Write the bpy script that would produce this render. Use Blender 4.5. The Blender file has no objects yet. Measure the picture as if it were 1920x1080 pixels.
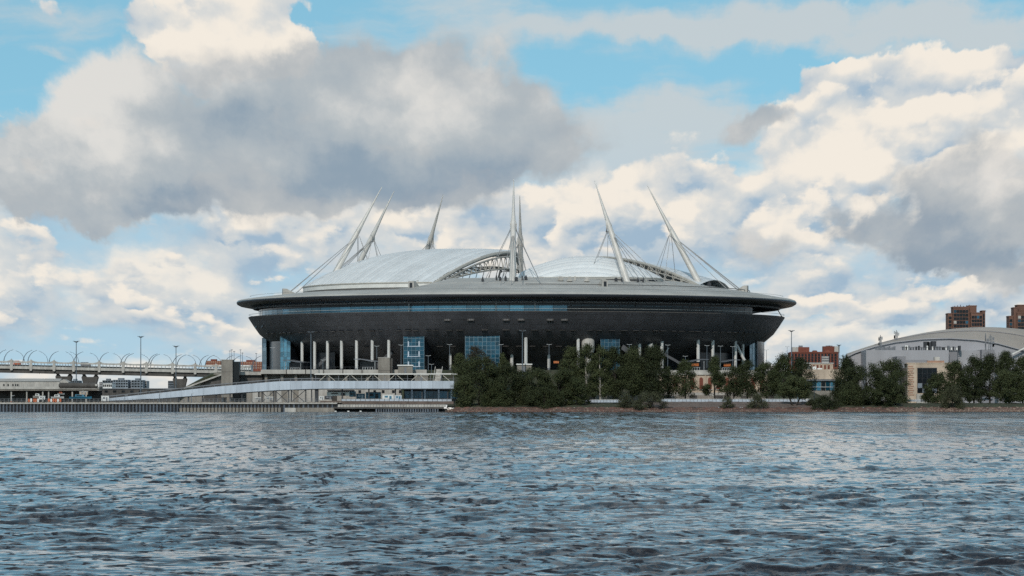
import bpy, math, random
import numpy as np
from mathutils import Vector, Matrix
random.seed(7)
rng = np.random.default_rng(11)
R = math.radians
F = 6590.0      # focal length in photo pixels (1920 wide): a long lens from across the river
HY = 759.0      # horizon row of the photo
HC = 3.0        # eye height above the water
def s(Y): return Y / F
def P(px, py, Y): return Vector(((px - 960.0) * Y / F, Y, HC + (HY - py) * Y / F))
def X(px, Y): return (px - 960.0) * Y / F
def Z(py, Y): return HC + (HY - py) * Y / F

scene = bpy.context.scene
col = scene.collection
# ------------------------------------------------------------------ camera
cam_d = bpy.data.cameras.new('camera')
cam = bpy.data.objects.new('camera', cam_d)
col.objects.link(cam)
cam.location = (0, 0, HC)
cam.rotation_euler = (R(90), 0, 0)
cam_d.sensor_width = 36.0
cam_d.lens = 36.0 * F / 1920.0
cam_d.shift_y = (HY - 540.0) / 1920.0
cam_d.clip_start = 1.0
cam_d.clip_end = 40000.0
scene.camera = cam
# ------------------------------------------------------------------ sun, exposure
SUN_EL, SUN_AZ = R(33), R(-168)      # azimuth measured from +Y (view direction) clockwise; behind the viewer, to the left
sd = Vector((math.sin(SUN_AZ) * math.cos(SUN_EL), math.cos(SUN_AZ) * math.cos(SUN_EL), math.sin(SUN_EL)))
sun_d = bpy.data.lights.new('sun', 'SUN')
sun_d.energy = 2.3
sun_d.angle = R(1.0)
sun_d.color = (1.0, 0.93, 0.84)
sun = bpy.data.objects.new('sun', sun_d)
col.objects.link(sun)
sun.rotation_euler = sd.to_track_quat('Z', 'Y').to_euler()
vs = scene.view_settings
vs.view_transform = 'Standard'; vs.look = 'None'; vs.exposure = 0.0; vs.gamma = 1.0; vs.use_curve_mapping = False
scene.cycles.use_denoising = False
scene.cycles.use_adaptive_sampling = True; scene.cycles.adaptive_threshold = 0.015; scene.cycles.adaptive_min_samples = 10
scene.cycles.max_bounces = 6
scene.cycles.sample_clamp_indirect = 4.0

# ------------------------------------------------------------------ node helpers
class NT:
    def __init__(self, tree): self.t = tree
    def put(self, sock, v):
        if v is None: return
        if isinstance(v, bpy.types.NodeSocket): self.t.links.new(v, sock)
        elif isinstance(v, (tuple, list)):
            n = len(sock.default_value)
            sock.default_value = tuple(v)[:n] if len(v) >= n else tuple(v) + (1.0,)
        else: sock.default_value = v
    def m(self, op, a, b=None, c=None, clamp=False):
        n = self.t.nodes.new('ShaderNodeMath'); n.operation = op; n.use_clamp = clamp
        for k, x in enumerate((a, b, c)): self.put(n.inputs[k], x)
        return n.outputs[0]
    def v(self, op, a, b=None, c=None):
        n = self.t.nodes.new('ShaderNodeVectorMath'); n.operation = op
        for k, x in enumerate((a, b, c)): self.put(n.inputs[k], x)
        return n.outputs['Value'] if op in ('DOT_PRODUCT', 'LENGTH', 'DISTANCE') else n.outputs['Vector']
    def noise(self, vec, scale, detail=4, rough=0.5, lac=2.0, color=False, dist=0.0, kind='FBM', dim='2D', w=None):
        n = self.t.nodes.new('ShaderNodeTexNoise'); n.noise_dimensions = dim
        n.noise_type = kind
        self.put(n.inputs['Vector'], vec); n.inputs['Scale'].default_value = scale
        if w is not None: self.put(n.inputs['W'], w)
        n.inputs['Detail'].default_value = detail; n.inputs['Roughness'].default_value = rough
        n.inputs['Lacunarity'].default_value = lac; n.inputs['Distortion'].default_value = dist
        return n.outputs['Color'] if color else n.outputs[0]
    def step(self, x, a, b, lo=0.0, hi=1.0):
        n = self.t.nodes.new('ShaderNodeMapRange'); n.interpolation_type = 'SMOOTHSTEP'
        self.put(n.inputs[0], x)
        for k, q in enumerate((a, b, lo, hi)): self.put(n.inputs[k + 1], q)
        return n.outputs[0]
    def mix(self, f, a, b, mode='MIX'):
        n = self.t.nodes.new('ShaderNodeMix'); n.data_type = 'RGBA'; n.blend_type = mode
        self.put(n.inputs[0], f); self.put(n.inputs[6], a); self.put(n.inputs[7], b)
        return n.outputs[2]
    def xyz(self, x, y, z):
        n = self.t.nodes.new('ShaderNodeCombineXYZ')
        for k, q in enumerate((x, y, z)): self.put(n.inputs[k], q)
        return n.outputs[0]
    def sep(self, v):
        n = self.t.nodes.new('ShaderNodeSeparateXYZ'); self.put(n.inputs[0], v)
        return n.outputs[0], n.outputs[1], n.outputs[2]
def lin(r, g, b):
    return tuple(((c / 255.0) / 12.92 if c <= 10 else ((c / 255.0 + 0.055) / 1.055) ** 2.4) for c in (r, g, b))

# ------------------------------------------------------------------ world: clear sky + banks of cumulus
world = bpy.data.worlds.new('World'); scene.world = world; world.use_nodes = True
world.cycles.sampling_method = 'MANUAL'; world.cycles.sample_map_resolution = 512
def build_world():
    t = world.node_tree; t.nodes.clear(); N = NT(t)
    tc = t.nodes.new('ShaderNodeTexCoord')
    d = N.v('NORMALIZE', tc.outputs['Generated'])
    x, y, z = N.sep(d)
    az = N.m('ARCTAN2', x, y); el = N.m('ARCSINE', z)
    # clouds low over the horizon are measured in hundredths of a degree-ish units (1 unit = 0.87 degrees)
    K = F / 100.0
    u = N.m('MULTIPLY', az, K); v = N.m('MULTIPLY', el, K)
    # above the low bank the same clouds are nearer overhead and look larger: the scale opens up with elevation
    vv = N.m('MULTIPLY', N.m('LOGARITHM', N.m('ADD', N.m('MULTIPLY', N.m('MAXIMUM', v, -2.0), 1 / 14.0), 1.0), math.e), 14.0)
    op = N.m('DIVIDE', 1.0, N.m('ADD', N.m('MULTIPLY', N.m('MAXIMUM', v, 0.0), 1 / 26.0), 1.0))
    # towards the horizon the banks are seen flatter and closer together
    flat = N.m('MULTIPLY', N.m('SUBTRACT', 1.0, N.m('POWER', 0.62, N.m('MAXIMUM', v, 0.0))), 1.7)
    p = N.xyz(N.m('MULTIPLY', u, op), N.m('ADD', N.m('MULTIPLY', vv, 0.9), flat), 0.0)
    p0 = N.xyz(u, v, 0.0)
    sky = t.nodes.new('ShaderNodeTexSky'); sky.sky_type = 'NISHITA'; sky.sun_disc = False
    sky.sun_elevation = SUN_EL; sky.sun_rotation = SUN_AZ
    sky.air_density = 1.0; sky.dust_density = 0.3; sky.ozone_density = 2.0
    N.put(sky.inputs[0], N.v('NORMALIZE', N.v('ADD', d, (0, 0, 0.30))))     # clear air, read above the yellow haze layer
    blue = N.v('MULTIPLY', sky.outputs[0], SKY_TINT)
    # turbulence
    w1 = N.v('SUBTRACT', N.noise(p, 0.9, 5, 0.55, color=True), (0.5, 0.5, 0.5))
    w2 = N.v('SUBTRACT', N.noise(p, 3.2, 5, 0.6, color=True), (0.5, 0.5, 0.5))
    pq = N.v('MULTIPLY_ADD', w2, (0.2, 0.2, 0), p)
    pw = N.v('MULTIPLY_ADD', w1, (1.5, 1.1, 0), N.v('MULTIPLY_ADD', w2, (0.35, 0.3, 0), p0))
    def blobs(q, lst):
        acc = None
        for b in lst:
            cx, cy, rx, ry = b[:4]; wt = b[4] if len(b) > 4 else 1.0
            c = ((cx - 960) / 100.0, (HY - cy) / 100.0); ir = (100.0 / rx, 100.0 / ry)
            e = N.v('MULTIPLY_ADD', q, (ir[0], ir[1], 0), (-c[0] * ir[0], -c[1] * ir[1], 0))
            dd = N.v('DOT_PRODUCT', e, e)
            g = N.m('POWER', 0.45, dd)
            acc = N.m('MULTIPLY', g, wt) if acc is None else N.m('MULTIPLY_ADD', g, wt, acc)
        return acc
    # noise fields; billowed by a second octave family
    def field(q, seed):
        q = N.v('ADD', q, (seed * 13.7, seed * 7.3, seed * 3.1))
        qs = N.v('MULTIPLY', q, (0.8, 1.15, 1.0))
        return N.noise(qs, 0.62, 7, 0.54)
    def soft(q, seed):
        q = N.v('ADD', q, (seed * 13.7, seed * 7.3, seed * 3.1))
        return N.noise(N.v('MULTIPLY', q, (0.8, 1.15, 1.0)), 0.62, 2, 0.45)
    # ---- thin high veil
    veil_n = N.noise(N.v('MULTIPLY', N.v('MULTIPLY_ADD', w1, (0.8, 0.3, 0), p), (0.35, 1.7, 1)), 0.8, 6, 0.55)
    veil = N.m('ADD', N.m('MULTIPLY', N.m('SUBTRACT', veil_n, 0.56), 1.6), N.m('MULTIPLY', blobs(pw, VEIL), 0.5))
    a_v = N.step(veil, -0.10, 0.45, 0.0, 0.80)
    c = N.mix(a_v, blue, lin(205, 208, 208))
    c = N.mix(N.step(v, 5.6, 2.6, 0.0, 0.72), c, lin(182, 204, 219))      # pale layer low in the sky
    # ---- cumulus banks, the far ones first: each has lit tops and soft blue-grey bases
    def bank(c, seed, scale, bias, ramp, edge, gain, up, extra_lit=None, cols=None):
        q = N.v('MULTIPLY_ADD', w2, (0.16, 0.13, 0), N.v('MULTIPLY', N.v('ADD', p, (seed * 3.7, seed * 1.9, 0)), (scale * 0.72, scale * 1.2, 1)))
        n = N.noise(q, 0.62, 7, 0.52); nu = N.noise(N.v('ADD', q, (-0.10, up, 0)), 0.62, 3, 0.5); nd = N.noise(N.v('ADD', q, (0.12, -up * 0.8, 0)), 0.62, 2, 0.5)
        den = N.m('ADD', N.m('MULTIPLY', N.m('SUBTRACT', n, 0.5), 2.4), bias)
        a = N.step(den, 0.0, edge)
        lit = N.m('MULTIPLY_ADD', N.m('SUBTRACT', n, nu), gain, 0.52)
        lit = N.m('MULTIPLY_ADD', N.m('SUBTRACT', nd, nu), gain * 0.55, lit)
        fq = N.v('MULTIPLY', pq, (1.0, 1.25, 0))
        lit = N.m('MULTIPLY_ADD', N.m('SUBTRACT', N.noise(N.v('ADD', fq, (seed, 2.7, 0)), 2.2 * scale, 5, 0.6), 0.5), 0.42, lit)
        if extra_lit is not None: lit = N.m('ADD', lit, extra_lit)
        c0, c1, c2 = cols
        cc = N.mix(N.step(lit, -0.05, 0.55), c0, c1); cc = N.mix(N.step(lit, 0.45, 1.05), cc, c2)
        return N.mix(N.m('MULTIPLY', a, ramp), c, cc)
    wb = blobs(pw, WHITE); cb_ = blobs(pw, CLEAR)
    lift = N.m('SUBTRACT', N.m('MULTIPLY', blobs(pw, BRIGHT), 0.34), N.m('MULTIPLY', blobs(pw, DIM), 0.34))
    low1 = N.step(v, 5.0, 3.4); low2 = N.step(v, 3.6, 1.6)
    CW = (lin(160, 184, 204), lin(206, 211, 213), lin(243, 235, 223))
    b1 = N.m('SUBTRACT', N.m('MULTIPLY_ADD', low1, 0.95, N.m('MULTIPLY', wb, 0.55)), N.m('MULTIPLY_ADD', cb_, 1.1, 0.42))
    c = bank(c, 1.0, 1.0, b1, 0.92, 0.75, 1.7, 0.5, N.m('MULTIPLY', lift, 0.7), CW)
    b2 = N.m('SUBTRACT', N.m('MULTIPLY_ADD', low2, 0.20, N.m('MULTIPLY', wb, 1.0)), N.m('MULTIPLY_ADD', cb_, 1.0, 0.46))
    c = bank(c, 2.0, 1.25, b2, 1.0, 0.30, 2.0, 0.42, lift, CW)
    c = bank(c, 4.0, 2.1, N.m('SUBTRACT', N.m('MULTIPLY', low1, 0.16), N.m('MULTIPLY_ADD', cb_, 0.6, 0.30)), 0.85, 0.40, 1.8, 0.40, N.m('MULTIPLY_ADD', lift, 0.5, 0.10), CW)
    c = bank(c, 9.0, 1.55, N.m('SUBTRACT', N.m('MULTIPLY_ADD', low1, 0.22, N.m('MULTIPLY', wb, 0.35)), N.m('MULTIPLY_ADD', cb_, 0.8, 0.42)), 1.0, 0.20, 2.0, 0.36, N.m('MULTIPLY_ADD', lift, 0.6, 0.12), CW)
    # ---- nearer grey cloud seen from its shaded side
    high = N.step(v, 8.0, 16.0, 0.0, 0.62)          # the cloud cover goes on overhead
    bg_ = N.m('SUBTRACT', N.m('ADD', N.m('MULTIPLY', blobs(pw, GREY), 1.0), high), 0.45)
    lg = N.m('SUBTRACT', N.m('MULTIPLY', blobs(pw, GLIGHT), 0.45), N.m('MULTIPLY', blobs(pw, GDARK), 0.42))
    CG = (lin(142, 158, 173), lin(178, 184, 188), lin(226, 222, 216))
    c = bank(c, 7.0, 0.85, bg_, 0.94, 0.62, 0.85, 0.5, lg, CG)
    bg = t.nodes.new('ShaderNodeBackground'); out = t.nodes.new('ShaderNodeOutputWorld')
    N.put(bg.inputs[0], c); bg.inputs[1].default_value = 1.0
    t.links.new(bg.outputs[0], out.inputs[0])
SKY_S = 0.10
SKY_TINT = (SKY_S * 1.55, SKY_S * 1.98, SKY_S * 1.55)
VEIL = [(1500, 45, 420, 45), (1250, 62, 180, 18, .8), (1750, 70, 260, 50, .9), (1250, 215, 260, 40, .7), (1330, 290, 330, 80, .55), (1100, 330, 220, 70, .4), (110, 110, 40, 14, .5), (950, 60, 130, 90, .45), (60, 60, 120, 30, .3)]
WHITE = [(420, 40, 115, 95, 1.5), (350, 60, 60, 60, .9), (410, 125, 60, 45, 1.2), (560, 82, 55, 40, 1.1), (500, 10, 60, 40, .8), (255, 80, 45, 38, .8), (95, 22, 50, 28, .9),
         (55, 205, 36, 28, 1.1), (150, 240, 60, 55, .9), (60, 500, 60, 30, .7), (470, 395, 60, 60, .9), (570, 415, 130, 50, .9), (800, 385, 120, 60, .8), (960, 410, 150, 70, .8), (1180, 390, 110, 75, 1.1), (1305, 400, 75, 65, 1.1),
         (1480, 395, 95, 60, 1.2), (1555, 285, 75, 60, 1.2), (1640, 310, 115, 85, 1.3), (1770, 215, 280, 95, .95), (1890, 180, 200, 75, .85), (1540, 165, 170, 50, .8), (1640, 555, 150, 28, .5), (210, 560, 100, 45, .4), (1850, 545, 150, 30, .4),
         (340, 510, 90, 28, .3), (1860, 300, 120, 80, .8)]
CLEAR = [(1690, 55, 240, 42, .65), (130, 130, 110, 85, .9), (690, 35, 110, 45), (1190, 110, 230, 75), (1280, 150, 160, 50), (60, 655, 120, 35, .4), (1500, 100, 60, 18, .7)]
BRIGHT = [(430, 30, 140, 95, 2.2), (560, 82, 55, 36), (1560, 270, 80, 60, 1.2), (1640, 300, 110, 80), (1800, 170, 240, 90, .95), (1480, 375, 90, 45), (1180, 375, 100, 60), (1300, 385, 60, 50), (570, 395, 120, 40), (470, 380, 50, 45), (55, 205, 34, 26), (160, 230, 50, 50)]
DIM = [(330, 445, 220, 28), (620, 455, 130, 22), (1100, 455, 200, 30), (1330, 300, 170, 50, .5), (1400, 440, 120, 50), (1650, 575, 230, 14), (1600, 500, 160, 30, .6), (1690, 230, 60, 30, .7), (1800, 590, 200, 14)]
GREY = [(600, 235, 270, 100, 1.15), (860, 235, 200, 105, 1.15), (250, 300, 170, 100, 1.0), (110, 330, 160, 70, .9), (580, 310, 290, 70, 1.05), (300, 350, 230, 50, .8), (215, 165, 75, 70, .75), (20, 290, 100, 85, .8), (650, 358, 120, 36, .8), (120, 392, 150, 26, .6), (960, 260, 110, 70, .75), (740, 130, 140, 60, .9), (870, 60, 110, 60, .6), (540, 130, 60, 60, .7),
        (1800, 400, 100, 100, 1.25), (1880, 440, 110, 100, 1.2), (1740, 470, 80, 50, 1.0), (1575, 430, 50, 40, .9), (1400, 455, 50, 50, .7), (1460, 195, 60, 24, .95), (1425, 222, 55, 24, .9), (1390, 258, 45, 32, .85), (1640, 430, 40, 50, .6), (1800, 510, 120, 25, .7)]
GLIGHT = [(215, 150, 80, 60, .7), (190, 250, 110, 90, 1.0), (300, 300, 110, 60, .5), (830, 180, 180, 60, .35), (1860, 380, 70, 60, 1.0), (440, 180, 60, 30, .8), (720, 135, 80, 30, .5)]
GDARK = [(640, 330, 230, 45), (330, 390, 190, 28), (960, 260, 90, 60, .4), (1820, 495, 150, 30, .8), (1720, 430, 40, 60, .6), (1580, 430, 50, 40, .5)]
build_world()
# ------------------------------------------------------------------ geometry helpers
ORD = ['first', 'second', 'third', 'fourth', 'fifth', 'sixth', 'seventh', 'eighth', 'ninth', 'tenth', 'eleventh', 'twelfth', 'thirteenth', 'fourteenth', 'fifteenth', 'sixteenth', 'seventeenth', 'eighteenth']
ROOT = {}
class MB:
    def __init__(self): self.v = []; self.f = []
    def add(self, vs, fs):
        o = len(self.v); self.v += [tuple(q) for q in vs]; self.f += [tuple(i + o for i in q) for q in fs]; return self
    def box(self, x0, x1, y0, y1, z0, z1):
        return self.add([(x0, y0, z0), (x1, y0, z0), (x1, y1, z0), (x0, y1, z0), (x0, y0, z1), (x1, y0, z1), (x1, y1, z1), (x0, y1, z1)],
                        [(0, 3, 2, 1), (4, 5, 6, 7), (0, 1, 5, 4), (1, 2, 6, 5), (2, 3, 7, 6), (3, 0, 4, 7)])
    def beam(self, a, b, w, h=None, up=(0, 0, 1)):
        a = Vector(a); b = Vector(b); d = (b - a).normalized(); up = Vector(up)
        if abs(d.dot(up)) > 0.98: up = Vector((0, 1, 0))
        sx = d.cross(up).normalized(); sz = sx.cross(d); h = w if h is None else h
        sx = sx * w / 2; sz = sz * h / 2
        vs = [a - sx - sz, a + sx - sz, a + sx + sz, a - sx + sz, b - sx - sz, b + sx - sz, b + sx + sz, b - sx + sz]
        return self.add(vs, [(3, 2, 1, 0), (4, 5, 6, 7), (0, 1, 5, 4), (1, 2, 6, 5), (2, 3, 7, 6), (3, 0, 4, 7)])
    def tube(self, pts, rad, n=8, cap=True):
        pts = [Vector(q) for q in pts]; rings = []
        if not isinstance(rad, (list, tuple)): rad = [rad] * len(pts)
        for i, q in enumerate(pts):
            d = (pts[min(i + 1, len(pts) - 1)] - pts[max(i - 1, 0)]).normalized()
            up = Vector((0, 0, 1)) if abs(d.z) < 0.95 else Vector((0, 1, 0))
            sx = d.cross(up).normalized(); sy = sx.cross(d)
            rings.append([q + (sx * math.cos(2 * math.pi * k / n) + sy * math.sin(2 * math.pi * k / n)) * rad[i] for k in range(n)])
        vs = [q for r_ in rings for q in r_]; fs = []
        for i in range(len(pts) - 1):
            for k in range(n):
                k2 = (k + 1) % n
                fs.append((i * n + k, i * n + k2, (i + 1) * n + k2, (i + 1) * n + k))
        if cap: fs.append(tuple(range(n - 1, -1, -1))); fs.append(tuple((len(pts) - 1) * n + k for k in range(n)))
        return self.add(vs, fs)
    def prism(self, poly, y0, y1):      # polygon in x,z extruded along y
        n = len(poly)
        vs = [(x, y0, z) for x, z in poly] + [(x, y1, z) for x, z in poly]
        fs = [tuple(range(n)), tuple(range(2 * n - 1, n - 1, -1))] + [(k, k + n, (k + 1) % n + n, (k + 1) % n) for k in range(n)]
        return self.add(vs, fs)
    def grid(self, rows):               # rows of equal-length point lists
        n = len(rows[0]); vs = [q for r_ in rows for q in r_]
        fs = [(i * n + k, i * n + k + 1, (i + 1) * n + k + 1, (i + 1) * n + k) for i in range(len(rows) - 1) for k in range(n - 1)]
        return self.add(vs, fs)
    def lathe(self, prof, a0=0.0, a1=2 * math.pi, n=128, c=(0, 0)):
        full = abs(a1 - a0 - 2 * math.pi) < 1e-6; cols = n if full else n + 1
        rows = []
        for r_, z in prof:
            rows.append([(c[0] + r_ * math.sin(a0 + (a1 - a0) * k / n), c[1] - r_ * math.cos(a0 + (a1 - a0) * k / n), z) for k in range(cols)])
        vs = [q for r_ in rows for q in r_]; fs = []
        for i in range(len(rows) - 1):
            for k in range(n):
                k2 = (k + 1) % cols
                fs.append((i * cols + k, (i + 1) * cols + k, (i + 1) * cols + k2, i * cols + k2))
        return self.add(vs, fs)
    def mesh(self, name, mat, off=(0, 0, 0), smooth=None):
        me = bpy.data.meshes.new(name)
        me.from_pydata([(a - off[0], b - off[1], c - off[2]) for a, b, c in self.v], [], self.f)
        if smooth is not None:
            me.polygons.foreach_set('use_smooth', [True] * len(me.polygons)); me.set_sharp_from_angle(angle=R(smooth))
        if mat: me.materials.append(mat)
        me.update(); return me
def link(o, parent=None):
    col.objects.link(o)
    if parent is not None: o.parent = parent
    return o
def thing(name, label, cat, loc=(0, 0, 0), group=None, kind=None):
    o = bpy.data.objects.new(name, None); o.empty_display_size = 0.5; link(o); o.location = loc
    o['label'] = label; o['category'] = cat
    if group: o['group'] = group
    if kind: o['kind'] = kind
    ROOT[o.name] = Vector(loc)
    return o
def base(parent):
    q = parent
    while q.parent is not None: q = q.parent
    return ROOT[q.name]
def part(name, mb, mat, parent, smooth=None, label=None):     # mb in world coordinates
    off = base(parent) if parent is not None else (0, 0, 0)
    o = bpy.data.objects.new(name, mb.mesh(name, mat, off, smooth)); link(o, parent)
    if label: o['label'] = label
    return o
def tag(o, label, cat, group=None, kind=None):
    o['label'] = label; o['category'] = cat
    if group: o['group'] = group
    if kind: o['kind'] = kind
    return o
def single(name, mb, mat, label, cat, loc, group=None, smooth=None):   # a thing that is one mesh
    o = bpy.data.objects.new(name, mb.mesh(name, mat, loc, smooth)); link(o); o.location = loc; ROOT[o.name] = Vector(loc)
    return tag(o, label, cat, group)
def struct(name, mb, mat, smooth=None):
    o = bpy.data.objects.new(name, mb.mesh(name, mat, (0, 0, 0), smooth)); link(o); o['kind'] = 'structure'; ROOT[o.name] = Vector((0, 0, 0)); return o
def inst(name, me, parent, loc, rot=(0, 0, 0), scale=(1, 1, 1)):        # shared mesh placed as a part, loc in world coordinates
    o = bpy.data.objects.new(name, me); link(o, parent)
    o.location = Vector(loc) - base(parent); o.rotation_euler = rot; o.scale = scale
    return o

# ------------------------------------------------------------------ materials
MATS = {}
def mat(name, c, rough=0.6, metal=0.0, var=0.15, scale=0.25, bump=0.0, bscale=2.0, spec=0.5, grid=None, streak=0.0, rnd=0.0, tint=None, polar=False):
    m = bpy.data.materials.new(name); m.use_nodes = True; t = m.node_tree; N = NT(t)
    b = t.nodes['Principled BSDF']
    tc = t.nodes.new('ShaderNodeTexCoord'); q = tc.outputs['Object']
    n1 = N.noise(q, scale, 5, 0.6, dim='3D')
    fac = N.step(n1, 0.25, 0.75, 1.0 - var, 1.0 + var)
    if streak:
        n2 = N.noise(N.v('MULTIPLY', q, (1, 1, 0.08)), scale * 4, 4, 0.6, dim='3D')
        fac = N.m('MULTIPLY', fac, N.step(n2, 0.3, 0.7, 1.0 - streak, 1.0 + streak * 0.5))
    if rnd:
        oi = t.nodes.new('ShaderNodeObjectInfo')
        fac = N.m('MULTIPLY', fac, N.step(oi.outputs['Random'], 0.0, 1.0, 1.0 - rnd, 1.0 + rnd))
    base_c = c
    if tint: base_c = N.mix(N.step(N.noise(q, scale * 2.3, 4, 0.6, dim='3D'), 0.4, 0.65), c, tint)
    cc = N.v('SCALE', base_c, None)
    N.put(cc.node.inputs['Scale'], fac)
    N.put(b.inputs['Base Color'], cc)
    b.inputs['Roughness'].default_value = rough; b.inputs['Metallic'].default_value = metal
    b.inputs['Specular IOR Level'].default_value = spec
    h = None
    if bump: h = N.noise(q, bscale, 5, 0.6, dim='3D')
    if grid:
        gq = q
        if polar:
            gx, gy, gz = N.sep(q); gq = N.xyz(N.m('MULTIPLY', N.m('ARCTAN2', gx, N.m('MULTIPLY', gy, -1.0)), 130.0), gz, 0.0)
        br = t.nodes.new('ShaderNodeTexBrick'); N.put(br.inputs['Vector'], gq)
        br.inputs['Scale'].default_value = 1.0; br.inputs['Brick Width'].default_value = grid[0]; br.inputs['Row Height'].default_value = grid[1]
        br.inputs['Mortar Size'].default_value = grid[2]; br.inputs['Color1'].default_value = (1, 1, 1, 1); br.inputs['Color2'].default_value = (.72, .72, .72, 1); br.inputs['Mortar'].default_value = (.4, .4, .4, 1); br.offset = 0.5
        N.put(cc.node.inputs['Scale'], N.m('MULTIPLY', fac, N.m('MULTIPLY_ADD', br.outputs['Color'], .6, .45)))
        h = br.outputs['Color']
    if h is not None:
        bp = t.nodes.new('ShaderNodeBump'); bp.inputs['Strength'].default_value = max(bump, 0.3); bp.inputs['Distance'].default_value = 0.3
        N.put(bp.inputs['Height'], h); t.links.new(bp.outputs[0], b.inputs['Normal'])
    MATS[name] = m
    return m
def leafmat(name, c1, c2):
    m = bpy.data.materials.new(name); m.use_nodes = True; t = m.node_tree; N = NT(t); b = t.nodes['Principled BSDF']
    tc = t.nodes.new('ShaderNodeTexCoord'); n = N.noise(tc.outputs['Object'], 0.45, 4, 0.6, dim='3D')
    oi = t.nodes.new('ShaderNodeObjectInfo')
    f = N.m('ADD', N.step(n, 0.3, 0.7, 0.0, 0.7), N.m('MULTIPLY', oi.outputs['Random'], 0.55))
    N.put(b.inputs['Base Color'], N.mix(f, c1, c2)); b.inputs['Roughness'].default_value = 0.75; b.inputs['Specular IOR Level'].default_value = 0.2
    MATS[name] = m; return m
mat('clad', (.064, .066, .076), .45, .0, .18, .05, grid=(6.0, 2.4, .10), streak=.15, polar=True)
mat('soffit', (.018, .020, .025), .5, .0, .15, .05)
mat('fascia', (.026, .029, .036), .35, .1, .12, .05)
mat('trim', (.36, .37, .38), .4, .3, .1, .2)
mat('roof_grey', (.40, .39, .365), .6, .0, .14, .03, streak=.1, bump=.15, bscale=.5)
mat('roof_white', (.63, .65, .66), .5, .0, .07, .06, streak=.05, rnd=.06)
mat('roof_white_trim', (.60, .595, .57), .5, .0, .1, .2)
mat('truss', (.40, .38, .34), .55, .1, .15, .3)
mat('truss_dark', (.12, .115, .11), .6, .1, .2, .3)
mat('mast', (.56, .54, .51), .45, .1, .10, .12, streak=.1)
mat('cable', (.30, .30, .30), .5, .4, .1, 1)
mat('glass_blue', (.010, .070, .115), .08, .25, .35, .12, rnd=.35)
mat('glass_band', (.10, .26, .36), .12, .35, .30, .10, rnd=.35)
mat('glass_dark', (.007, .009, .012), .22, .0, .3, .2, rnd=.4, spec=.35)
mat('glass_pale', (.20, .28, .34), .10, .5, .25, .2, rnd=.25)
mat('frame', (.13, .20, .25), .5, .2, .1, .5)
mat('white_paint', (.66, .66, .65), .5, .0, .1, .3, streak=.08)
mat('pillar', (.52, .52, .51), .5, .0, .10, .15, streak=.12)
mat('concrete', (.235, .215, .19), .85, .0, .2, .12, streak=.22, bump=.2, bscale=.8)
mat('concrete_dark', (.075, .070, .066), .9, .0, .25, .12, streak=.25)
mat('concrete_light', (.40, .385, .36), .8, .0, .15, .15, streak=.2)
mat('panel', (.43, .485, .56), .45, .05, .08, .15, streak=.12, rnd=.06)
mat('steel_dark', (.030, .033, .040), .6, .3, .2, .5)
mat('steel', (.16, .17, .19), .5, .4, .15, .5)
mat('lamp_steel', (.12, .15, .18), .5, .3, .1, .5)
mat('pile', (.085, .105, .135), .6, .2, .3, .5, streak=.3, rnd=.25)
mat('pile_gap', (.014, .015, .018), .8, .0, .3, .5)
mat('stone', (.20, .175, .15), .9, .0, .35, .6, bump=.4, rnd=.2)
mat('rubble', (.14, .085, .065), .95, .0, .5, .7, tint=(.26, .21, .17))
mat('earth_red', (.13, .062, .045), .95, .0, .4, .25, tint=(.085, .06, .05), bump=.5, bscale=1.5)
mat('paved_slope', (.125, .095, .082), .95, .0, .25, .5, bump=.4, bscale=3)
mat('grass', (.035, .045, .022), .95, .0, .35, .2, tint=(.05, .045, .028), bump=.5, bscale=2)
mat('land', (.10, .095, .085), .95, .0, .3, .02)
mat('brick', (.175, .052, .033), .85, .0, .22, .08, streak=.1, rnd=.1)
mat('brick_tower', (.155, .080, .058), .85, .0, .2, .06, streak=.1, rnd=.1)
mat('beige', (.46, .37, .29), .8, .0, .15, .1, streak=.15)
mat('beige_dark', (.34, .20, .14), .8, .0, .2, .1, streak=.15)
mat('arena_roof', (.36, .31, .265), .65, .0, .12, .03, streak=.05)
mat('arena_wall', (.31, .31, .335), .55, .0, .08, .05, streak=.06)
mat('arena_wall_dark', (.20, .20, .22), .6, .0, .1, .05)
mat('block_grey', (.17, .20, .235), .8, .0, .3, .06, streak=.15, rnd=.25)  # blue-grey holds the distance haze, painted into the far blocks' colour
mat('block_pale', (.40, .40, .41), .8, .0, .2, .06, rnd=.1)
mat('shed_roof', (.40, .385, .36), .7, .0, .12, .05, streak=.1)
mat('orange', (.46, .115, .045), .6, .0, .2, .8, rnd=.15)
mat('blue_hull', (.03, .15, .24), .4, .0, .2, .3)
mat('bark', (.025, .021, .017), .9, .0, .3, .8)
mat('birch_bark', (.36, .34, .31), .8, .0, .4, 1.2)
mat('screen_orange', (.42, .12, .03), .5, .0, .3, 1.0)
leafmat('leaf_dark', (.013, .018, .008), (.048, .060, .025))
leafmat('leaf_mid', (.021, .028, .012), (.068, .081, .035))
leafmat('leaf_brown', (.022, .020, .014), (.045, .039, .028))
leafmat('leaf_bush', (.022, .026, .013), (.075, .080, .045))
M = MATS
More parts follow.
